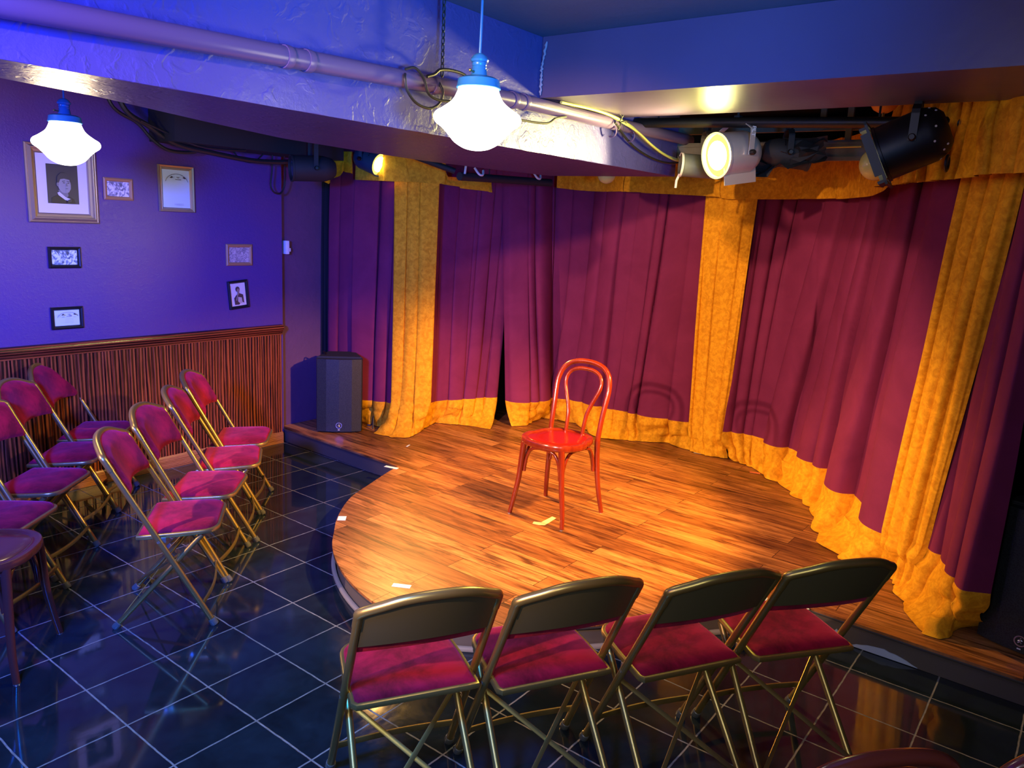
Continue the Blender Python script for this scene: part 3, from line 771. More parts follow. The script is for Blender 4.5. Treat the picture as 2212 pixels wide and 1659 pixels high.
valance('ruched gold velvet valance at the right front corner of the stage', [(3.22, -2.06), (3.04, -2.17), (2.88, -2.29), (2.75, -2.42), (2.62, -2.54), (2.48, -2.66), (2.30, -2.82)], 2.42, piece((0, 2.03), (.5, 2.035), (.75, 2.045), (1, 2.03)), 20, 0.055, 93, cols=260, small=.9)
valance('gold velvet valance over the left gold drape, its right end cut short', [(2.84, 1.50), (2.94, 1.26), (3.05, 1.14), (3.22, 1.02), (3.45, 0.98), (3.70, 0.90)], piece((0, 2.22), (.62, 2.22), (.66, 2.075), (1, 2.09)), piece((0, 2.015), (.3, 2.015), (.6, 2.02), (.8, 2.0), (1, 1.985)), 5, 0.012, 95)
bm_t = valance('swagged scrap of gold velvet hanging crooked left of the left stage light', [(2.80, 1.80), (2.83, 1.70), (2.88, 1.58)], 2.22, piece((0, 2.01), (.15, 1.98), (.7, 2.08), (1, 2.06)), 3, 0.02, 97, cols=60)
#LIGHTS
# ------------------------------------------------------------------ pendants
def pendant(label, x, y, zc, group):
    """schoolhouse pendant; zc = height of the glass collar, hangs from the ceiling"""
    t = thing('pendant_lamp', label, 'lamp', (x, y, ZC), 0, group); h = zc - ZC
    bm = bmesh.new(); tube(bm, [(0, 0, 0), (0.002, 0, h * .5), (0, 0, h + 0.07)], 0.004, n=8); link('cord', bm, M['azurelit'], t)
    bm = bmesh.new(); lathe(bm, [(0, 0), (.055, 0), (.055, -.008), (.02, -.022), (0, -.022)], 28, Matrix.Translation((0, 0, -0.0005))); link('ceiling_cup', bm, M['azurelit'], t)
    bm = bmesh.new(); lathe(bm, [(0, .076), (.012, .074), (.022, .066), (.028, .056), (.026, .050), (.022, .048), (.023, .042), (.021, .038), (.023, .034), (.021, .030), (.023, .026), (.026, .006), (.028, .004), (.0, .004)], 28, Matrix.Translation((0, 0, h + 0.016)))
    sk = link('socket', bm, M['azurelit'], t)
    bm = bmesh.new(); tube(bm, [(-.024, 0, h + .034), (-.040, 0, h + .036)], .0025, n=8); bmesh.ops.create_uvsphere(bm, u_segments=8, v_segments=6, radius=.005, matrix=Matrix.Translation((-.042, 0, h + .036)))
    link('switch_key', bm, M['brass'], sk)
    bm = bmesh.new(); lathe(bm, [(0, .022), (.050, .021), (.064, .014), (.067, -.004), (.069, -.010), (.067, -.012), (0, -.006)], 36, Matrix.Translation((0, 0, h))); link('fitter_collar', bm, M['azurelit'], t)
    bm = bmesh.new(); pr = spline([Vector(p + (0,)) for p in ((.060, 0), (.066, -.020), (.080, -.045), (.108, -.067), (.130, -.081), (.1365, -.096), (.130, -.111), (.110, -.126), (.090, -.146), (.070, -.168), (.042, -.184), (.018, -.190), (0, -.191))], 4)
    lathe(bm, [(max(0, p.x), p.y) for p in pr], 48, Matrix.Translation((0, 0, h - .004)))
    link('glass_shade', bm, M['globe'], t, sharp=80)['label'] = 'glowing white opal glass shade'
    return t
M['globe'] = m_emit('lit_opal_glass', (1.0, 0.94, 0.80), 4.5)
pendant('glowing white schoolhouse pendant hanging in front of the beams, the larger in view', 0.800, -1.405, 2.172, 'schoolhouse pendants')
pendant('glowing white schoolhouse pendant hanging before the large portrait on the left wall', 0.500, 0.735, 2.108, 'schoolhouse pendants')

M['amber'] = NT('amber_glass').bsdf((0.80, 0.82, 0.25), 0.10, 0, None, Transmission_Weight=0.35, IOR=1.45)
M['orange_glass'] = NT('orange_glass').bsdf((0.95, 0.40, 0.05), 0.15, 0, None, Transmission_Weight=0.4)
def globe_pendant(label, x, y, zc, r=.075):
    t = thing('globe_pendant', label, 'lamp', (x, y, ZC), 0, 'small glass globe lamps'); h = zc - ZC
    bm = bmesh.new(); lathe(bm, [(0, 0), (.05, 0), (.05, -.01), (.012, -.03), (0, -.03)], 24, Matrix.Translation((0, 0, -.0005))); link('ceiling_cup', bm, M['brass'], t)
    bm = bmesh.new(); tube(bm, [(0, 0, -.02), (0, 0, h + r + .01)], .006, n=8); link('stem', bm, M['brass'], t)
    bm = bmesh.new(); lathe(bm, [(0, .0), (.02, -.002), (.045, .012), (.062, .035), (.066, .055), (.061, .055), (.04, .02), (0, .006)], 32, Matrix.Translation((0, 0, h + .23))); link('stem_bowl', bm, M['orange_glass'], t)['label'] = 'orange glass bowl on the stem'
    bm = bmesh.new(); bmesh.ops.create_uvsphere(bm, u_segments=32, v_segments=20, radius=r, matrix=Matrix.Translation((0, 0, h))); link('globe', bm, M['amber'], t)['label'] = 'amber glass globe'
globe_pendant('amber glass globe on a brass stem partly hidden by the black spotlight', 2.90, -2.078, 2.118)
globe_pendant('small glass globe peeping out below the beam above the wide maroon curtain', 3.42, -0.30, 2.105, .06)

# ------------------------------------------------------------------ stage lanterns
def axis_matrix(pos, d, roll=0.0):
    q = Vector(d).normalized().to_track_quat('Z', 'Y'); return Matrix.Translation(Vector(pos)) @ q.to_matrix().to_4x4() @ Matrix.Rotation(roll, 4, 'Z')
M['lens_on'] = m_emit('lit_yellow_lens', (1.0, 0.80, 0.10), 1.7)
M['lens_core'] = m_emit('lit_lens_core', (1.0, 0.95, 0.62), 8.0)
M['lens_off'] = NT('dark_lens').bsdf((0.02, 0.07, 0.10), 0.12, 0.2)
def lantern(label, pos, d, r, ln, mat, on, top, cat='stage light', frame=False, handle=False, holes='dark', roll=0.0, yoke_mat=None):
    """par can; pos = centre of the can, d = beam direction, top = height the yoke hangs from"""
    t = thing('stage_lantern', label, cat, pos, 0, 'stage lanterns under the ceiling')
    Mx = axis_matrix((0, 0, 0), d, roll); h = ln / 2
    bm = bmesh.new()
    lathe(bm, [(r * .98, h), (r * 1.05, h), (r * 1.05, h - .012), (r, h - .014), (r, -h * .45), (r * .93, -h * .62), (r * .80, -h * .85), (r * .55, -h * 1.0), (0, -h * 1.02)], 40, Mx)
    lathe(bm, [(r * .98, h), (r * .95, h), (r * .93, -h * .2), (0, -h * .2)], 40, Mx)
    can = link('can', bm, mat, t, sharp=35)
    bm = bmesh.new(); lathe(bm, [(r * .93, h - .02), (r * .8, h - .014), (r * .5, h - .008), (0, h - .006)], 36, Mx); lens = link('lens', bm, M['lens_on'] if on else M['lens_off'], can)
    if on:
        lens['label'] = 'glowing yellow lens'
        bm = bmesh.new(); lathe(bm, [(r * .66, h - .008), (r * .4, h - .004), (0, h - .003)], 32, Mx); link('lamp_core', bm, M['lens_core'], can)
    bm = bmesh.new()                                     # rows of vent holes
    for ring, n0, a0, a1 in ((-h * .05, 5, 1.9, 2.7), (-h * .22, 5, 1.9, 2.7), (h * .45, 5, 1.9, 2.7)) if holes == 'dark' else ((-h * .52, 6, .0, 6.28), (-h * .68, 6, .5, 6.78), (-h * .82, 4, .2, 6.4)):
        for k in range(n0):
            a = lerp(a0, a1, k / n0 + .1); zz = ring
            rr_ = r * 1.004 if zz > -h * .45 else lerp(r, r * .84, (-zz / h - .45) / .4) * 1.01
            p = Vector((rr_ * math.cos(a), rr_ * math.sin(a), zz)); nn = Vector((math.cos(a), math.sin(a), -.0 if zz > -h * .45 else -.5)).normalized()
            lathe(bm, [(0, .0006), (.0045, .0006), (.0045, -.001), (0, -.001)], 10, Mx @ Matrix.Translation(p) @ nn.to_track_quat('Z', 'Y').to_matrix().to_4x4())
    link('vent_holes', bm, M['black'] if holes == 'dark' else M['white'], can)
    # U shaped yoke from pivots on the can up to the clamp
    side = Vector(d).cross(Vector((0, 0, 1))).normalized(); up = top - pos[2]
    bm = bmesh.new(); w_ = r * 1.12
    pts = [side * w_ + Vector((0, 0, -.01)), side * w_ + Vector((0, 0, up * .55)), side * w_ * .98 + Vector((0, 0, up - .06)), side * w_ * .6 + Vector((0, 0, up - .035)), -side * w_ * .6 + Vector((0, 0, up - .035)), -side * w_ * .98 + Vector((0, 0, up - .06)), -side * w_ + Vector((0, 0, up * .55)), -side * w_ + Vector((0, 0, -.01))]
    fr_ = Vector(d).cross(side).normalized()
    for a, b in zip(pts, pts[1:]):
        q = (b - a); L_ = q.length; m_ = (a + b) / 2; z_ = q.normalized(); x_ = (Vector((d[0], d[1], 0)).normalized()); y_ = z_.cross(x_)
        if y_.length < .1: continue
        y_.normalize(); x_ = y_.cross(z_).normalized()
        box(bm, m_, (.030, .004, L_ + .003), Matrix((x_, y_, z_)).transposed())
    yk = link('yoke', bm, yoke_mat or mat, t, smooth=False)
    for s in (-1, 1):
        bm = bmesh.new(); lathe(bm, [(0, 0), (.014, 0), (.014, .018), (.010, .026), (0, .026)], 14, Matrix.Translation(side * s * w_) @ (side * s).to_track_quat('Z', 'Y').to_matrix().to_4x4())
        link('pivot_knob', bm, M['black'], t)
    bm = bmesh.new(); box(bm, (0, 0, up - .014), (.04, .03, .045), bevel=.004); tube(bm, [(0, 0, up), (0, 0, up + .03)], .006, n=8); link('clamp', bm, M['blackmat'], t)
    if frame:
        bm = bmesh.new(); s_ = r * 2.25
        for a, b in (((-.5, -.5), (.5, -.5)), ((.5, -.5), (.5, .5)), ((.5, .5), (-.5, .5)), ((-.5, .5), (-.5, -.5))):
            c0 = Vector(((a[0] + b[0]) / 2 * s_, (a[1] + b[1]) / 2 * s_, h + .006)); sx = (abs(b[0] - a[0]) * s_ + .016, abs(b[1] - a[1]) * s_ + .016)
            box(bm, c0, (max(sx[0], .016), max(sx[1], .016), .010))
        for sx, sy in ((1, 0), (-1, 0), (0, 1), (0, -1)):
            box(bm, (sx * s_ * .45, sy * s_ * .45, h + .022), (.012 if sx else s_ * .7, .012 if sy else s_ * .7, .032))
        bmesh.ops.transform(bm, matrix=Mx, verts=bm.verts[:]); link('gel_frame', bm, mat, t, smooth=False)
    if handle:
        bm = bmesh.new(); ring = [Vector((.030 * math.cos(a), 0, .030 * math.sin(a))) for a in [2 * PI * k / 20 for k in range(20)]]
        tube(bm, ring, .006, closed=True, n=8); bmesh.ops.transform(bm, matrix=Matrix.Translation(handle), verts=bm.verts[:]); link('handle_loop', bm, mat, t)
    return t
PZ = 2.335
lantern('black spotlight with dotted rear vents hanging at the right below the soffit', (2.46, -2.315, 2.168), (-.12, .88, -.42), .112, .26, M['black'], True, PZ, frame=True, handle=(0.02, -.13, -.085), holes='pale')
t_c = lantern('silver par can with glowing yellow lens hanging right of the beam end', (2.775, -1.43, 2.160), (-.90, .46, -.17), .108, .235, M['silver'], True, PZ, frame=False, roll=.3)
bm = bmesh.new(); box(bm, (0, 0, 0), (.20, .004, .085)); bmesh.ops.transform(bm, matrix=Matrix.Translation((-.01, -.045, -.105)) @ Vector((-.90, .46, -.17)).to_track_quat('X', 'Z').to_matrix().to_4x4(), verts=bm.verts[:]); link('side_flap', bm, M['silver'], t_c, smooth=False)
lantern('small spotlight with bright oval lens hanging over the left gold valance', (2.88, 1.40, 2.160), (.12, -.93, -.30), .085, .22, M['tealcan'], True, PZ)
lantern('unlit dark lantern hanging in the shadow at the end of the left wall', (2.36, 1.38, 2.055), (-.86, .42, -.05), .085, .30, M['blackmat'], False, PZ)
lantern('dark unlit lantern with pale rim just right of the beam end', (3.02, -1.16, 2.118), (-.60, .80, .03), .062, .26, M['batten'], False, PZ)
lantern('black lantern tucked behind the silver par can', (3.05, -1.60, 2.185), (.50, -.86, -.10), .070, .24, M['blackmat'], False, PZ)
# pale rim and strap of the dark lantern
bm = bmesh.new(); dd = Vector((-.60, .80, .03)).normalized(); ring = []
Mr = axis_matrix(Vector((3.02, -1.16, 2.118)) + dd * .128, dd)
for k in range(18): a = math.radians(-110 + k * 14); ring.append(Mr @ Vector((.064 * math.cos(a), .064 * math.sin(a), 0)))
sweep(bm, ring, rrect(.012, .004, .001)); 
pr_ = Vector((3.02, -1.16, 2.118)) + dd * .13
tube(bm, [pr_ + Vector((.0, .0, -.05)), pr_ + Vector((-.01, .01, -.085)), pr_ + Vector((-.01, .012, -.125))], .007, n=6)
lt_ = [o for o in C.objects if o.get('label', '').startswith('dark unlit lantern with pale rim')][0]
bmesh.ops.translate(bm, verts=bm.verts[:], vec=-Vector((3.02, -1.16, 2.118)))
link('rim_strap', bm, M['cream'], lt_)['label'] = 'pale rim with a hanging strap'
# white letters on the yoke of the silver can
fc = bpy.data.curves.new('lettering', 'FONT'); fc.body = 'PLT'; fc.size = .032; fc.extrude = .0006; fc.align_x = 'CENTER'; fc.align_y = 'CENTER'
fo = bpy.data.objects.new('lettering_curve', fc); fc.materials.append(M['white'])
ft = bpy.data.objects.new('lettering', bpy.data.meshes.new_from_object(fo)); C.objects.link(ft); bpy.data.objects.remove(fo)
side = Vector((-.90, .46, -.17)).cross(Vector((0, 0, 1))).normalized()
side = -side if side.dot(Vector((-1.118 - 2.775, -3.045 + 1.43, 0))) < 0 else side
ft.parent = t_c; xx = Vector((0, 0, -1)); zz = side; yy = zz.cross(xx)
ft.matrix_local = Matrix.Translation(side * (.108 * 1.12 + .003) + Vector((0, 0, .10))) @ Matrix((xx, yy, zz)).transposed().to_4x4()
# crumpled black foil under the lanterns
bm = bmesh.new(); rr = random.Random(5); G = []
for i in range(15):
    row = []
    for j in range(9):
        q = Vector((i * .9, j * .9, 3)); p = Vector((3.0 + .05 * noise.noise(q * .8) + .03 * (j % 2), -1.22 - .042 * i + .02 * noise.noise(q + Vector((5, 0, 0))), 2.055 + .016 * j + .035 * noise.noise(q * .7 + Vector((0, 8, 0))) + .006 * i * (1 if i > 7 else .3)))
        row.append(bm.verts.new(p))
    G.append(row)
for A, B in zip(G, G[1:]):
    for k in range(8): bm.faces.new((A[k], A[k + 1], B[k + 1], B[k]))
tag(link('blackout_foil', bm, M['blackmat'], smooth=False), 'crumpled black foil wrapped below the silver par can', 'foil')

# pipes and battens the lanterns hang from
def pipe(name, label, pts, r, mat, hang=(), cat='pipe', group=None, caps=False):
    t = thing(name, label, cat, pts[0], 0, group); o = Vector(pts[0])
    bm = bmesh.new(); tube(bm, [Vector(p) - o for p in pts], r, n=16); link('tube', bm, mat, t)
    for p in hang:
        bm = bmesh.new(); a = Vector(p) - o; tube(bm, [a, Vector((a.x, a.y, ZC - o.z - .0005))], .005, n=6); link('hanger', bm, M['blackmat'], t)
    if caps:
        e = Vector(pts[-1]) - o; d = (Vector(pts[-1]) - Vector(pts[-2])).normalized()
        bm = bmesh.new(); lathe(bm, [(0, -.02), (r * 1.35, -.02), (r * 1.4, .02), (0, .02)], 20, Matrix.Translation(e) @ d.to_track_quat('Z', 'Y').to_matrix().to_4x4()); link('end_cap', bm, mat, t)
    return t
pipe('lighting_pipe', 'black lighting pipe with end collar behind the black spotlight', [(2.75, -0.7, 2.33), (2.75, -1.6, 2.302), (2.75, -2.45, 2.272)], .025, M['black'], [(2.75, -1.0, 2.32), (2.75, -2.1, 2.285)], caps=True)
pipe('lighting_pipe', 'black pipe above the left gold valance, lit blue along its side', [(2.60, 1.40, 2.345), (2.76, .9, 2.19), (3.00, .66, 2.09)], .020, M['blackmat'], [(2.62, 1.36, 2.33)])
pipe('lighting_pipe', 'black pipe running from the left valance end to the dark curtain gap', [(2.98, .60, 2.055), (3.506, .60, 2.071), (3.95, .52, 2.08)], .028, M['blackmat'], [(3.3, .60, 2.08)])
pipe('conduit_pipe', 'thick purple painted conduit running along the face of the long beam', [(-4.1, -.8965, 2.05), (-1.5, -.8965, 2.15), (-.327, -.8965, 2.200), (.469, -.8965, 2.233), (1.189, -.8965, 2.260), (1.758, -.8965, 2.278), (2.434, -.8965, 2.284), (3.36, -.8965, 2.300)], .032, M['pipepaint'])
pc = [o for o in C.objects if o.name.startswith('conduit_pipe')][0]
for x_, z_ in ((.469, 2.228), (.55, 2.231), (1.13, 2.253), (1.62, 2.270), (1.70, 2.273)):
    bm = bmesh.new(); lathe(bm, [(0, -.012), (.035, -.012), (.0365, 0), (.035, .012), (0, .012)], 22, Matrix.Translation(Vector((x_ + 4.1, 0, z_ - 2.05 + .004))) @ Matrix.Rotation(PI / 2, 4, 'Y')); link('coupling', bm, M['pipepaint'], pc)
bm = bmesh.new(); box(bm, (0, 0, 0), (.03, 1.42, .105))
for k in range(2):
    box(bm, (-.02, 0, .035 - k * .075), (.012, 1.42, .012))
b_ = thing('lighting_batten', 'dusty black board batten across the stage behind the spotlights', 'batten', (3.32, -1.22, 2.225))
link('board', bm, M['batten'], b_, smooth=False)
for y_ in (-.6, .6):
    bm = bmesh.new(); box(bm, (0.0, y_, (ZC - 2.225 + .05) / 2), (.02, .03, ZC - 2.225 - .052)); link('hanger', bm, M['batten'], b_, smooth=False)
bm = bmesh.new(); tube(bm, [(3.29, -1.62, 2.236), (3.29, -1.90, 2.240)], .004, n=8)
tag(link('yellow_rod', bm, plain('yellow_rod_paint', (.75, .65, .12), .5)), 'thin yellow rod lying along the dusty batten', 'rod')
bm = bmesh.new(); box(bm, (0, 0, 0), (1.30, .30, .22)); 
ub = bmesh.new(); box(ub, (0, 0, 0), (.03, 1.5, .05)); u_t = thing('lighting_batten', 'thin upper board batten against the dark stage ceiling', 'batten', (3.42, -1.15, 2.365))
link('board', ub, M['batten'], u_t, smooth=False)
for y_ in (-.5, .5):
    ub = bmesh.new(); box(ub, (0, y_, (ZC - 2.365 + .025) / 2), (.02, .03, ZC - 2.365 - .027)); link('hanger', ub, M['batten'], u_t, smooth=False)
dk = thing('ventilation_duct', 'black duct in the dark top corner above the framed certificate', 'duct', (2.12, 1.70, 2.255)); link('duct_body', bm, M['blackmat'], dk, smooth=False)
bm = bmesh.new(); box(bm, (0, 0, (ZC - 2.255 + .11) / 2), (1.25, .26, ZC - 2.255 - .112)); link('upper_casing', bm, M['blackmat'], dk, smooth=False)

# ------------------------------------------------------------------ cables
def cable(label, pts, r=.006, mat='cable', name='cable', group=None):
    bm = bmesh.new(); tube(bm, spline(pts, 8), r, n=8); return tag(link(name, bm, M[mat]), label, 'cable', group)
gB = 'black cables drooping below the duct'
cable('black cable sagging lowest from the left end of the duct', [(1.10, 1.70, 2.578), (1.17, 1.70, 2.32), (1.33, 1.72, 2.235), (1.42, 1.72, 2.15), (1.52, 1.71, 2.095), (1.68, 1.71, 2.10), (1.76, 1.70, 2.150)], .011, group=gB)
cable('thick black cable following the underside of the duct', [(1.14, 1.66, 2.578), (1.22, 1.66, 2.31), (1.38, 1.68, 2.22), (1.55, 1.68, 2.135), (1.8, 1.68, 2.105), (2.1, 1.68, 2.085), (2.35, 1.66, 2.10), (2.45, 1.62, 2.14)], .016, group=gB)
cable('thin black cable with a pale shine under the duct', [(1.30, 1.62, 2.24), (1.46, 1.62, 2.19), (1.66, 1.62, 2.135), (1.85, 1.62, 2.13), (2.0, 1.62, 2.14)], .007, group=gB)
cable('short drooping cable near the right end of the duct', [(1.98, 1.74, 2.142), (2.04, 1.74, 2.09), (2.14, 1.74, 2.08), (2.22, 1.74, 2.142)], .006, group=gB)
cable('black cable loop hanging against the end of the left wall', [(2.335, 1.80, 2.150), (2.33, 1.80, 2.04), (2.318, 1.80, 1.94), (2.345, 1.80, 1.892), (2.395, 1.80, 1.885), (2.430, 1.80, 1.93), (2.435, 1.79, 2.02), (2.42, 1.78, 2.150)], .006)
cable('black cable loop hanging off the conduit left of the big pendant', [(.95, -.930, 2.262), (.930, -.95, 2.245), (.942, -.95, 2.205), (.99, -.95, 2.168), (1.06, -.95, 2.160), (1.11, -.95, 2.185), (1.128, -.95, 2.225), (1.13, -.928, 2.262)], .005)
cable('black cable winding over the conduit beside the big pendant', [(.935, -.945, 2.275), (.975, -.955, 2.285), (1.02, -.955, 2.255), (1.045, -.955, 2.210), (1.10, -.955, 2.195), (1.20, -.955, 2.203), (1.32, -.95, 2.212), (1.46, -.95, 2.19), (1.66, -.93, 2.195), (1.83, -.93, 2.205), (1.90, -.93, 2.235), (1.99, -.925, 2.255)], .005)
cable('black wire arching above the conduit behind the big pendant', [(1.05, -.94, 2.27), (1.09, -.94, 2.285), (1.12, -.94, 2.305), (1.18, -.94, 2.314), (1.25, -.94, 2.312), (1.30, -.94, 2.29)], .006)
cable('yellow-green cable laid along the conduit and drooping to the beam end', [(1.95, -.92, 2.312), (2.20, -.935, 2.315), (2.38, -.945, 2.305), (2.55, -.95, 2.28), (2.70, -.95, 2.235), (2.86, -.95, 2.195), (3.0, -.95, 2.172), (3.14, -.96, 2.165), (3.28, -.98, 2.18)], .007, 'ycable')
cable('second yellow-green cable twisted beside the first near the beam end', [(2.05, -.905, 2.318), (2.28, -.93, 2.318), (2.44, -.94, 2.296), (2.60, -.96, 2.26), (2.76, -.965, 2.21), (2.92, -.965, 2.175), (3.10, -.97, 2.158), (3.30, -1.0, 2.19)], .006, 'ycable')
cable('black cable crossing the beam face down to the beam end', [(2.42, -.93, 2.285), (2.58, -.90, 2.235), (2.74, -.885, 2.19), (2.95, -.885, 2.155), (3.15, -.89, 2.15), (3.30, -.93, 2.175)], .006)
# cable ties in a tangle on the conduit
bm = bmesh.new(); rr = random.Random(3)
for k in range(9):
    a = rr.uniform(0, 2 * PI); q = Vector((math.cos(a), -.35, math.sin(a))) * rr.uniform(.03, .06); c_ = Vector((2.44, -.945, 2.285))
    tube(bm, spline([c_, c_ + q * .5 + Vector((0, -.01, .008)), c_ + q], 4), .0022, n=5)
tag(link('cable_ties', bm, M['cable']), 'spiky tangle of black cable ties on the conduit', 'cable tie', None, 'thing')
for x_, lab in ((2.43, 'left'), (2.62, 'right')):
    bm = bmesh.new(); ring = [Vector((x_ + .002 * k, -.905 - .028 * math.sin(math.radians(a)), 2.245 + .03 * math.cos(math.radians(a)))) for k, a in enumerate(range(20, 240, 20))]
    sweep(bm, ring, rrect(.014, .004, .001)); tag(link('cable_clip', bm, M['pipepaint']), 'bent %s metal clip hooked below the tangled cable ties' % lab, 'clip')
# black chain from the ceiling
bm = bmesh.new()
for k in range(13):
    z_ = ZC - .012 - k * .0225; M_ = Matrix.Translation((1.142, -.93, z_)) @ Matrix.Rotation(PI / 2 * (k % 2), 4, 'Z')
    ring = [M_ @ Vector((.006 * math.cos(a), 0, .014 * math.sin(a))) for a in [2 * PI * q / 12 for q in range(12)]]; tube(bm, ring, .0028, closed=True, n=6)
tag(link('hanging_chain', bm, M['cable']), 'short black chain hanging from the ceiling behind the big pendant', 'chain')
for i, (x_, y_, z_, lab) in enumerate(((3.01, .585, 2.100, 'straight white clip on the pipe left of the dark curtain gap'), (3.16, .58, 2.093, 'bent white clip on the pipe nearer the dark curtain gap'), (3.80, .545, 2.115, 'small white clip hanging over the middle maroon curtain'))):
    bm = bmesh.new()
    if i == 0: box(bm, (x_, y_ - .01, z_), (.012, .012, .055), Matrix.Rotation(.15, 3, 'Y'), bevel=.003)
    else:
        tube(bm, spline([(x_ - .05, y_, z_ + .03), (x_ - .02, y_ - .02, z_ - .012), (x_ + .02, y_ - .02, z_ - .012), (x_ + .045, y_, z_ + .018)], 4), .008, n=6)
    tag(link('pipe_clip', bm, M['white']), lab, 'clip')

# ------------------------------------------------------------------ speakers
def speaker(label, loc, rz, H_=.585, W_=.345, D_=.30):
    t = thing('loudspeaker', label, 'speaker', loc, rz, None)
    fr = [(W_ / 2, .0), (W_ / 2 * .96, .030), (W_ / 2 * .55, .052), (0, .058), (-W_ / 2 * .55, .052), (-W_ / 2 * .96, .030), (-W_ / 2, .0)]
    body = [(D_ / 2 * 1.0 - .05, y) for y in (W_ / 2, -W_ / 2)] + [(-D_ / 2, -W_ / 2 * .62), (-D_ / 2, W_ / 2 * .62)]
    bm = bmesh.new(); prism(bm, body, .006, H_)
    bmesh.ops.bevel(bm, geom=bm.edges[:], offset=.008, segments=2, affect='EDGES'); link('cabinet', bm, M['blackmat'], t)
    bm = bmesh.new(); pts = [(D_ / 2 - .05 + dx, y) for y, dx in [(a, b) for a, b in fr]]
    prism(bm, pts, .012, H_ - .012); g = link('grille', bm, M['speaker'], t, smooth=False)
    Mg = Matrix.Translation((D_ / 2 - .05 + .0565, .0, .062)) @ Matrix.Rotation(PI / 2, 4, 'Y')
    bm = bmesh.new(); lathe(bm, [(.019, 0), (.0235, 0), (.0235, .004), (.019, .004), (.019, 0)], 28, Mg)
    # small running figure inside the ring
    for a, b, r_ in (((0, .009), (0, -.001), .0032), ((0, .006), (.008, .003), .0022), ((0, .005), (-.008, .000), .0022), ((0, -.001), (.006, -.009), .0024), ((0, -.001), (-.007, -.008), .0024)):
        tube(bm, [Vector((D_ / 2 + .0105, a[0], .062 + a[1])), Vector((D_ / 2 + .0105, b[0], .062 + b[1]))], r_, n=6)
    bmesh.ops.create_uvsphere(bm, u_segments=8, v_segments=6, radius=.0032, matrix=Matrix.Translation((D_ / 2 + .0105, .001, .062 + .013)))
    link('round_badge', bm, M['steel'], t)['label'] = 'silver ring badge with a running figure'
    bm = bmesh.new(); box(bm, (D_ / 2 + .0085, 0, .028), (.003, .014, .005)); link('power_light', bm, M['white'], t, smooth=False)
    for s in (-1, 1):
        bm = bmesh.new(); box(bm, (0.0, s * W_ * .43, .30), (.11, .018, .15), Matrix.Rotation(s * .18, 3, 'Z'), bevel=.006); link('side_handle', bm, M['black'], t)
    bm = bmesh.new(); tube(bm, spline([(.02, -.11, H_), (-.02, -.13, H_ + .018), (-.06, -.12, H_)], 5), .005, n=8); link('top_eyelet', bm, M['black'], t)
    bm = bmesh.new()
    for a in (-1, 1):
        for b in (-1, 1): lathe(bm, [(0, 0), (.014, 0), (.014, .007), (0, .007)], 10, Matrix.Translation((a * .08 - .02, b * .08, 0.0005)))
    link('rubber_feet', bm, M['rubber'], t)
    return t
speaker('black loudspeaker on the left corner of the stage beside the purple wall', (2.755, 1.555, SH), math.radians(-134))
speaker('black loudspeaker in the dark at the right edge of the stage', (2.665, -3.02, SH), math.radians(168), .62)
bm = bmesh.new(); tube(bm, spline([(2.90, 1.34, SH + .01), (2.93, 1.37, SH + .10), (2.96, 1.42, SH + .02), (2.94, 1.45, SH + .012)], 6), .006, n=8)
tag(link('cable', bm, M['cable']), 'black lead curling behind the left loudspeaker', 'cable')
bm = bmesh.new(); box(bm, (2.505, 1.888, 1.498), (.030, .055, .10), bevel=.006); sw = tag(link('wall_switch', bm, M['white']), 'white switch box at the corner of the left wall', 'switch')
bm = bmesh.new(); box(bm, (2.526, 1.878, 1.480), (.020, .022, .026), bevel=.003); link('toggle', bm, M['white'], sw)

# ------------------------------------------------------------------ framed pictures
def ngon(bm, pts, y, mi=0, th=0.0012):
    a = [bm.verts.new((x, y, z)) for x, z in pts]; b = [bm.verts.new((x, y + th, z)) for x, z in pts]
    bm.faces.new(a).material_index = mi; n = len(a)
    for i in range(n): bm.faces.new((a[i], a[(i + 1) % n], b[(i + 1) % n], b[i])).material_index = mi
def ell(cx, cz, rx, rz, n=28, a0=0, a1=2 * PI): return [(cx + rx * math.cos(a0 + (a1 - a0) * k / n), cz + rz * math.sin(a0 + (a1 - a0) * k / n)) for k in range(n + (1 if a1 - a0 < 6.2 else 0))]
def picture(label, cx, cz, w, h, fw, fmat, depth=.022, rot=0.0, mat=0.0, face=None, inner=None, draw=None, steps=((0, .6), (.35, 1.0), (.7, .8), (1, .35))):
    t = thing('framed_picture', label, 'picture', (cx, YW - .0008, cz), 0, 'framed pictures on the left wall'); t.rotation_euler = (0, rot, 0)
    bm = bmesh.new(); corners = [(-1, -1), (1, -1), (1, 1), (-1, 1)]; rings = []
    for f, dd in ((0, 0),) + steps + ((1, 0.15),):
        rings.append([bm.verts.new((sx * (w / 2 - fw * f), -depth * dd if (f, dd) != (0, 0) else 0, sz * (h / 2 - fw * f))) for sx, sz in corners])
    for A, B in zip(rings, rings[1:]):
        for k in range(4): bm.faces.new((A[k], A[(k + 1) % 4], B[(k + 1) % 4], B[k]))
    bm.faces.new(rings[0])
    link('frame', bm, fmat, t, smooth=False)
    iw, ih = w / 2 - fw, h / 2 - fw
    if mat:
        bm = bmesh.new(); ngon(bm, [(-iw, -ih), (iw, -ih), (iw, ih), (-iw, ih)], -depth * .25); link('mount', bm, M['mat'], t, smooth=False)['label'] = 'white mount board'
        iw -= mat; ih -= mat * 1.05
    bm = bmesh.new(); ngon(bm, [(-iw, -ih), (iw, -ih), (iw, ih), (-iw, ih)], -depth * .25 - (.0016 if mat else 0)); pr = link('print', bm, face, t, smooth=False)
    if draw: draw(pr, iw, ih, -depth * .25 - (.0016 if mat else 0) - .0014, t)
    return t
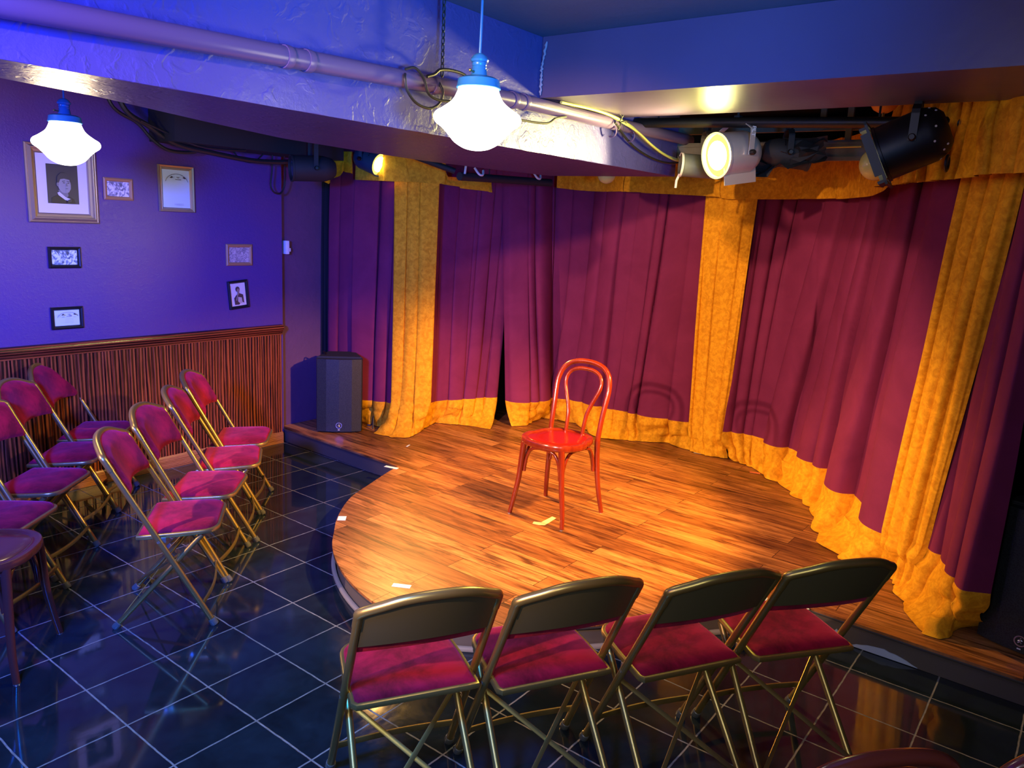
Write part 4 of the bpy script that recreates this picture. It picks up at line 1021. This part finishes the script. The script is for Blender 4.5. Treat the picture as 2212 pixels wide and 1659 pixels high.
def photo_mat(name, c0, c1, c2, sc=26):
    t = NT(name); v = t.coord((sc, sc, sc * .8)); g = t.noise(v, 1.0, 3, .6, 1.8)
    return t.bsdf(t.ramp(g, [(.40, c0), (.5, c1), (.58, c2)]), .35)
def D(name, polys, y, parent, mats):
    bm = bmesh.new()
    for k, (p, mi) in enumerate(polys): ngon(bm, p, y - .0009 * (k + 1), mi, .0008)
    return link(name, bm, mats, parent, smooth=False)
g_ = [plain('grey_%d' % i, (c, c, c * 1.02), .45) for i, c in enumerate((.02, .045, .10, .19, .30, .62))]
def draw_portrait(pr, iw, ih, y, t):
    s = ih
    P_ = [
     ([(-.62 * s, -ih), (-.60 * s, -.72 * s), (-.30 * s, -.55 * s), (.30 * s, -.62 * s), (.52 * s, -.75 * s), (.60 * s, -ih)], 0),
     ([(-.24 * s, -.30 * s), (-.20 * s, -.60 * s), (.05 * s, -.74 * s), (.24 * s, -.60 * s), (.22 * s, -.30 * s)], 3),
     ([(-.30 * s, -.44 * s), (-.26 * s, -.56 * s), (.06 * s, -.80 * s), (.30 * s, -.86 * s), (.34 * s, -.74 * s), (.10 * s, -.66 * s), (-.20 * s, -.40 * s)], 5),
     (ell(.04 * s, .12 * s, .34 * s, .50 * s), 0),
     (ell(.06 * s, -.02 * s, .315 * s, .43 * s), 4),
     (ell(-.27 * s, -.02 * s, .055 * s, .10 * s), 3),
     ([(-.30 * s, .10 * s), (-.28 * s, .40 * s), (-.10 * s, .56 * s), (.15 * s, .58 * s), (.33 * s, .44 * s), (.38 * s, .16 * s), (.31 * s, .24 * s), (.05 * s, .29 * s), (-.14 * s, .25 * s), (-.22 * s, .06 * s)], 1),
     ([(.10 * s, -.10 * s), (.37 * s, -.02 * s), (.36 * s, -.22 * s), (.26 * s, -.40 * s), (.12 * s, -.44 * s)], 4),
     ([(-.06 * s, .16 * s), (.08 * s, .19 * s), (.08 * s, .16 * s), (-.06 * s, .13 * s)], 1), ([(.17 * s, .18 * s), (.32 * s, .16 * s), (.32 * s, .13 * s), (.17 * s, .15 * s)], 1),
     (ell(.02 * s, .075 * s, .055 * s, .022 * s, 14), 1), (ell(.24 * s, .075 * s, .055 * s, .022 * s, 14), 1),
     ([(.12 * s, .06 * s), (.17 * s, .06 * s), (.20 * s, -.10 * s), (.09 * s, -.10 * s)], 3),
     ([(.05 * s, -.215 * s), (.14 * s, -.20 * s), (.23 * s, -.215 * s), (.14 * s, -.24 * s)], 2),
     ([(.16 * s, -.80 * s), (.34 * s, -.72 * s), (.34 * s, -.88 * s), (.16 * s, -.92 * s)], 1)]
    D('portrait_figure', P_, y, pr, g_)
ink = [M['ink'], plain('faint_ink', (.30, .42, .50), .6)]
def draw_cert(arch):
    def f(pr, iw, ih, y, t):
        P_ = []
        zc_ = ih * (.18 if arch else -.15); R1 = iw * .98
        hh = ih * .80 - zc_ if arch else ih * .80 - zc_
        for k in range(26):
            a = math.radians(22 + 136 * k / 25); a2 = a + .055
            P_.append(([(R1 * math.cos(a), zc_ + hh * math.sin(a)), (R1 * math.cos(a2), zc_ + hh * math.sin(a2)), (R1 * .955 * math.cos(a2), zc_ + hh * .955 * math.sin(a2)), (R1 * .955 * math.cos(a), zc_ + hh * .955 * math.sin(a))], 0))
        e = iw * .22; zt = zc_ + hh * .62
        for s in (-1, 1):
            P_.append(([(s * iw * .34, zt + e * .25), (s * iw * .46, zt + e * .55), (s * iw * .60, zt), (s * iw * .48, zt - e * .1), (s * iw * .42, zt + e * .05)], 0))
        P_.append(([(-e * .6, zt + e * .35), (e * .6, zt + e * .35), (e * .45, zt + e * .2), (-e * .45, zt + e * .2)], 0)); P_.append(([(-e * .2, zt + e * .1), (e * .2, zt + e * .1), (0, zt - e * .1)], 0))
        P_.append(([(-e, zt - e * .35), (e, zt - e * .35), (e, zt - e * .52), (-e, zt - e * .52)], 0))
        for k in range(3 if not arch else 2):
            zz = (-ih * .86 + k * ih * .06) if arch else (-ih * .1 - k * ih * .2); P_.append(([(-iw * .35, zz), (iw * .35, zz), (iw * .35, zz + ih * .015), (-iw * .35, zz + ih * .015)], 1))
        D('printed_marks', P_, y, pr, ink)
    return f
sep = [plain('sepia_%d' % i, c, .5) for i, c in enumerate(((.08, .05, .04), (.30, .22, .16), (.60, .50, .38)))]
def draw_sit(pr, iw, ih, y, t):
    s = ih
    D('seated_figure', [([(-.42 * s, -.88 * s), (-.46 * s, -.30 * s), (-.20 * s, -.02 * s), (.12 * s, .10 * s), (.46 * s, -.05 * s), (.50 * s, -.80 * s), (.25 * s, -.62 * s), (0, -.9 * s)], 0),
      ([(-.05 * s, -.20 * s), (.30 * s, -.30 * s), (.34 * s, -.78 * s), (.10 * s, -.80 * s), (-.10 * s, -.60 * s)], 2),
      (ell(-.06 * s, .48 * s, .20 * s, .24 * s), 0), (ell(-.02 * s, .38 * s, .12 * s, .17 * s), 1),
      ([(-.12 * s, .22 * s), (.05 * s, .22 * s), (.02 * s, .0), (-.10 * s, 0)], 1),
      ([(-.34 * s, -.50 * s), (-.22 * s, -.52 * s), (.02 * s, .20 * s), (-.08 * s, .24 * s)], 1)], y, pr, sep)
    bm = bmesh.new(); ngon(bm, [(-iw - .004, ih - .012), (-iw + .012, ih - .012), (-iw + .012, ih + .002), (-iw - .004, ih + .002)], y - .002); link('corner_chip', bm, M['white'], t, smooth=False)
picture('large antique gold frame with a monochrome portrait of a man, behind the pendant', .944, 1.850, .385, .440, .055, M['gold_frame'], .035, 0, .052, g_[1], draw=draw_portrait, steps=((0, .35), (.12, .55), (.2, .5), (.45, 1.0), (.55, .95), (.62, .55), (.85, .45), (.9, .3)))
picture('tan framed group photograph right of the large portrait', 1.265, 1.843, .178, .132, .022, M['oak_frame'], .015, 0, 0, photo_mat('photo_violet', (.05, .05, .16), (.20, .20, .42), (.62, .62, .85)))
picture('silver-gold framed tall blue certificate, topmost frame at the right', 1.640, 1.868, .240, .294, .028, M['gold_frame'], .02, 0, 0, M['paper'], draw=draw_cert(True), steps=((0, .4), (.1, 1.0), (.5, .8), (.6, .95), (.9, .3)))
picture('black framed group photograph below the large portrait', .930, 1.430, .180, .124, .020, M['black_frame'], .018, 0, 0, photo_mat('photo_blue', (.03, .06, .12), (.16, .28, .44), (.60, .78, .92)))
picture('black framed wide certificate, lowest picture at the left', .922, 1.073, .180, .132, .020, M['black_frame'], .018, 0, 0, M['paper'], draw=draw_cert(False))
picture('light wood framed pale photograph near the end of the left wall', 2.092, 1.444, .206, .150, .023, M['oak_frame'], .015, 0, 0, photo_mat('photo_pale', (.22, .20, .22), (.42, .36, .36), (.62, .56, .52), 60))
picture('crooked black frame with a sepia photograph of a seated woman', 2.078, 1.165, .158, .200, .020, M['black_frame'], .018, math.radians(-5), 0, M['cream'], draw=draw_sit)

# ------------------------------------------------------------------ light
def lamp(kind, loc, col, power, target=None, size=.1, angle=60, blend=.3, name='light'):
    l = bpy.data.lights.new(name, kind); l.color = col; l.energy = power
    if kind == 'AREA': l.size = size
    else: l.shadow_soft_size = size
    if kind == 'SPOT': l.spot_size = math.radians(angle); l.spot_blend = blend
    o = bpy.data.objects.new(name, l); C.objects.link(o); o.location = loc
    if target is not None: o.rotation_euler = (Vector(target) - Vector(loc)).to_track_quat('-Z', 'Y').to_euler()
    return o
WARM = (1.0, .52, .13)
lamp('SPOT', (2.893, 1.272, 2.118), WARM, 370, (2.65, -0.9, .1), .05, 66, .6, 'spot_left')
lamp('SPOT', (2.438, -2.165, 2.090), WARM, 430, (2.45, -0.3, .1), .05, 70, .5, 'spot_right')
lamp('SPOT', (2.655, -1.368, 2.137), (1.0, .84, .26), 90, (2.655 - .90, -1.368 + .46, 2.137 - .12), .05, 100, .35, 'spot_silver')
lamp('POINT', (2.640, -1.360, 2.137), (1.0, .88, .22), 7, None, .05, name='silver_spill')
lamp('SPOT', (-2.6, -1.75, 2.38), (1.0, .58, .38), 580, (3.6, -.7, .45), .04, 37, .4, 'front_spot')
lamp('SPOT', (-2.6, .95, 2.36), (1.0, .60, .42), 520, (3.7, -1.0, .45), .04, 36, .4, 'front_spot')
lamp('SPOT', (-1.8, -1.6, 2.1), (.008, .055, 1.0), 1350, (-0.1, 1.4, 1.8), .22, 104, 1.0, name='blue_wash')
lamp('SPOT', (-1.3, -1.9, 2.4), (.0, .21, 1.0), 420, (.0, -1.0, 0), .2, 66, 1.0, name='blue_floor_wash')
lamp('SPOT', (-.5, -3.4, 1.7), (.0, .30, 1.0), 330, (1.0, -1.5, 2.58), .15, 66, 1.0, name='azure_wash')
lamp('SPOT', (-1.7, -3.7, 2.3), (.75, .85, .80), 45, (.9, -1.9, .5), .12, 48, .8, name='chair_back_fill')  # unseen lamp added to brighten the backs of the front chairs
lamp('AREA', (-2.5, -2.6, 2.3), (.80, .75, 1.0), 14, (.5, -.5, .3), .6, name='overhead_fill')  # dim overhead fill from an added, unseen source
lamp('POINT', (-1.9, .9, 2.0), (1.0, .72, .50), 9, None, .12, name='warm_fill')  # warm fill point added out of frame, no pendant hangs here
lamp('POINT', (.5, .735, 1.87), (1.0, .70, .36), 13, None, .09, name='pendant_glow')
lamp('POINT', (.8, -1.405, 1.94), (1.0, .80, .50), 2, None, .09, name='pendant_glow')
w = bpy.data.worlds.new('world'); scene.world = w; w.use_nodes = True
w.node_tree.nodes['Background'].inputs[0].default_value = (.02, .02, .04, 1); w.node_tree.nodes['Background'].inputs[1].default_value = .3
vs = scene.view_settings; vs.view_transform = 'Standard'; vs.look = 'None'; vs.exposure = 0.78; vs.gamma = 1.0; vs.use_curve_mapping = False
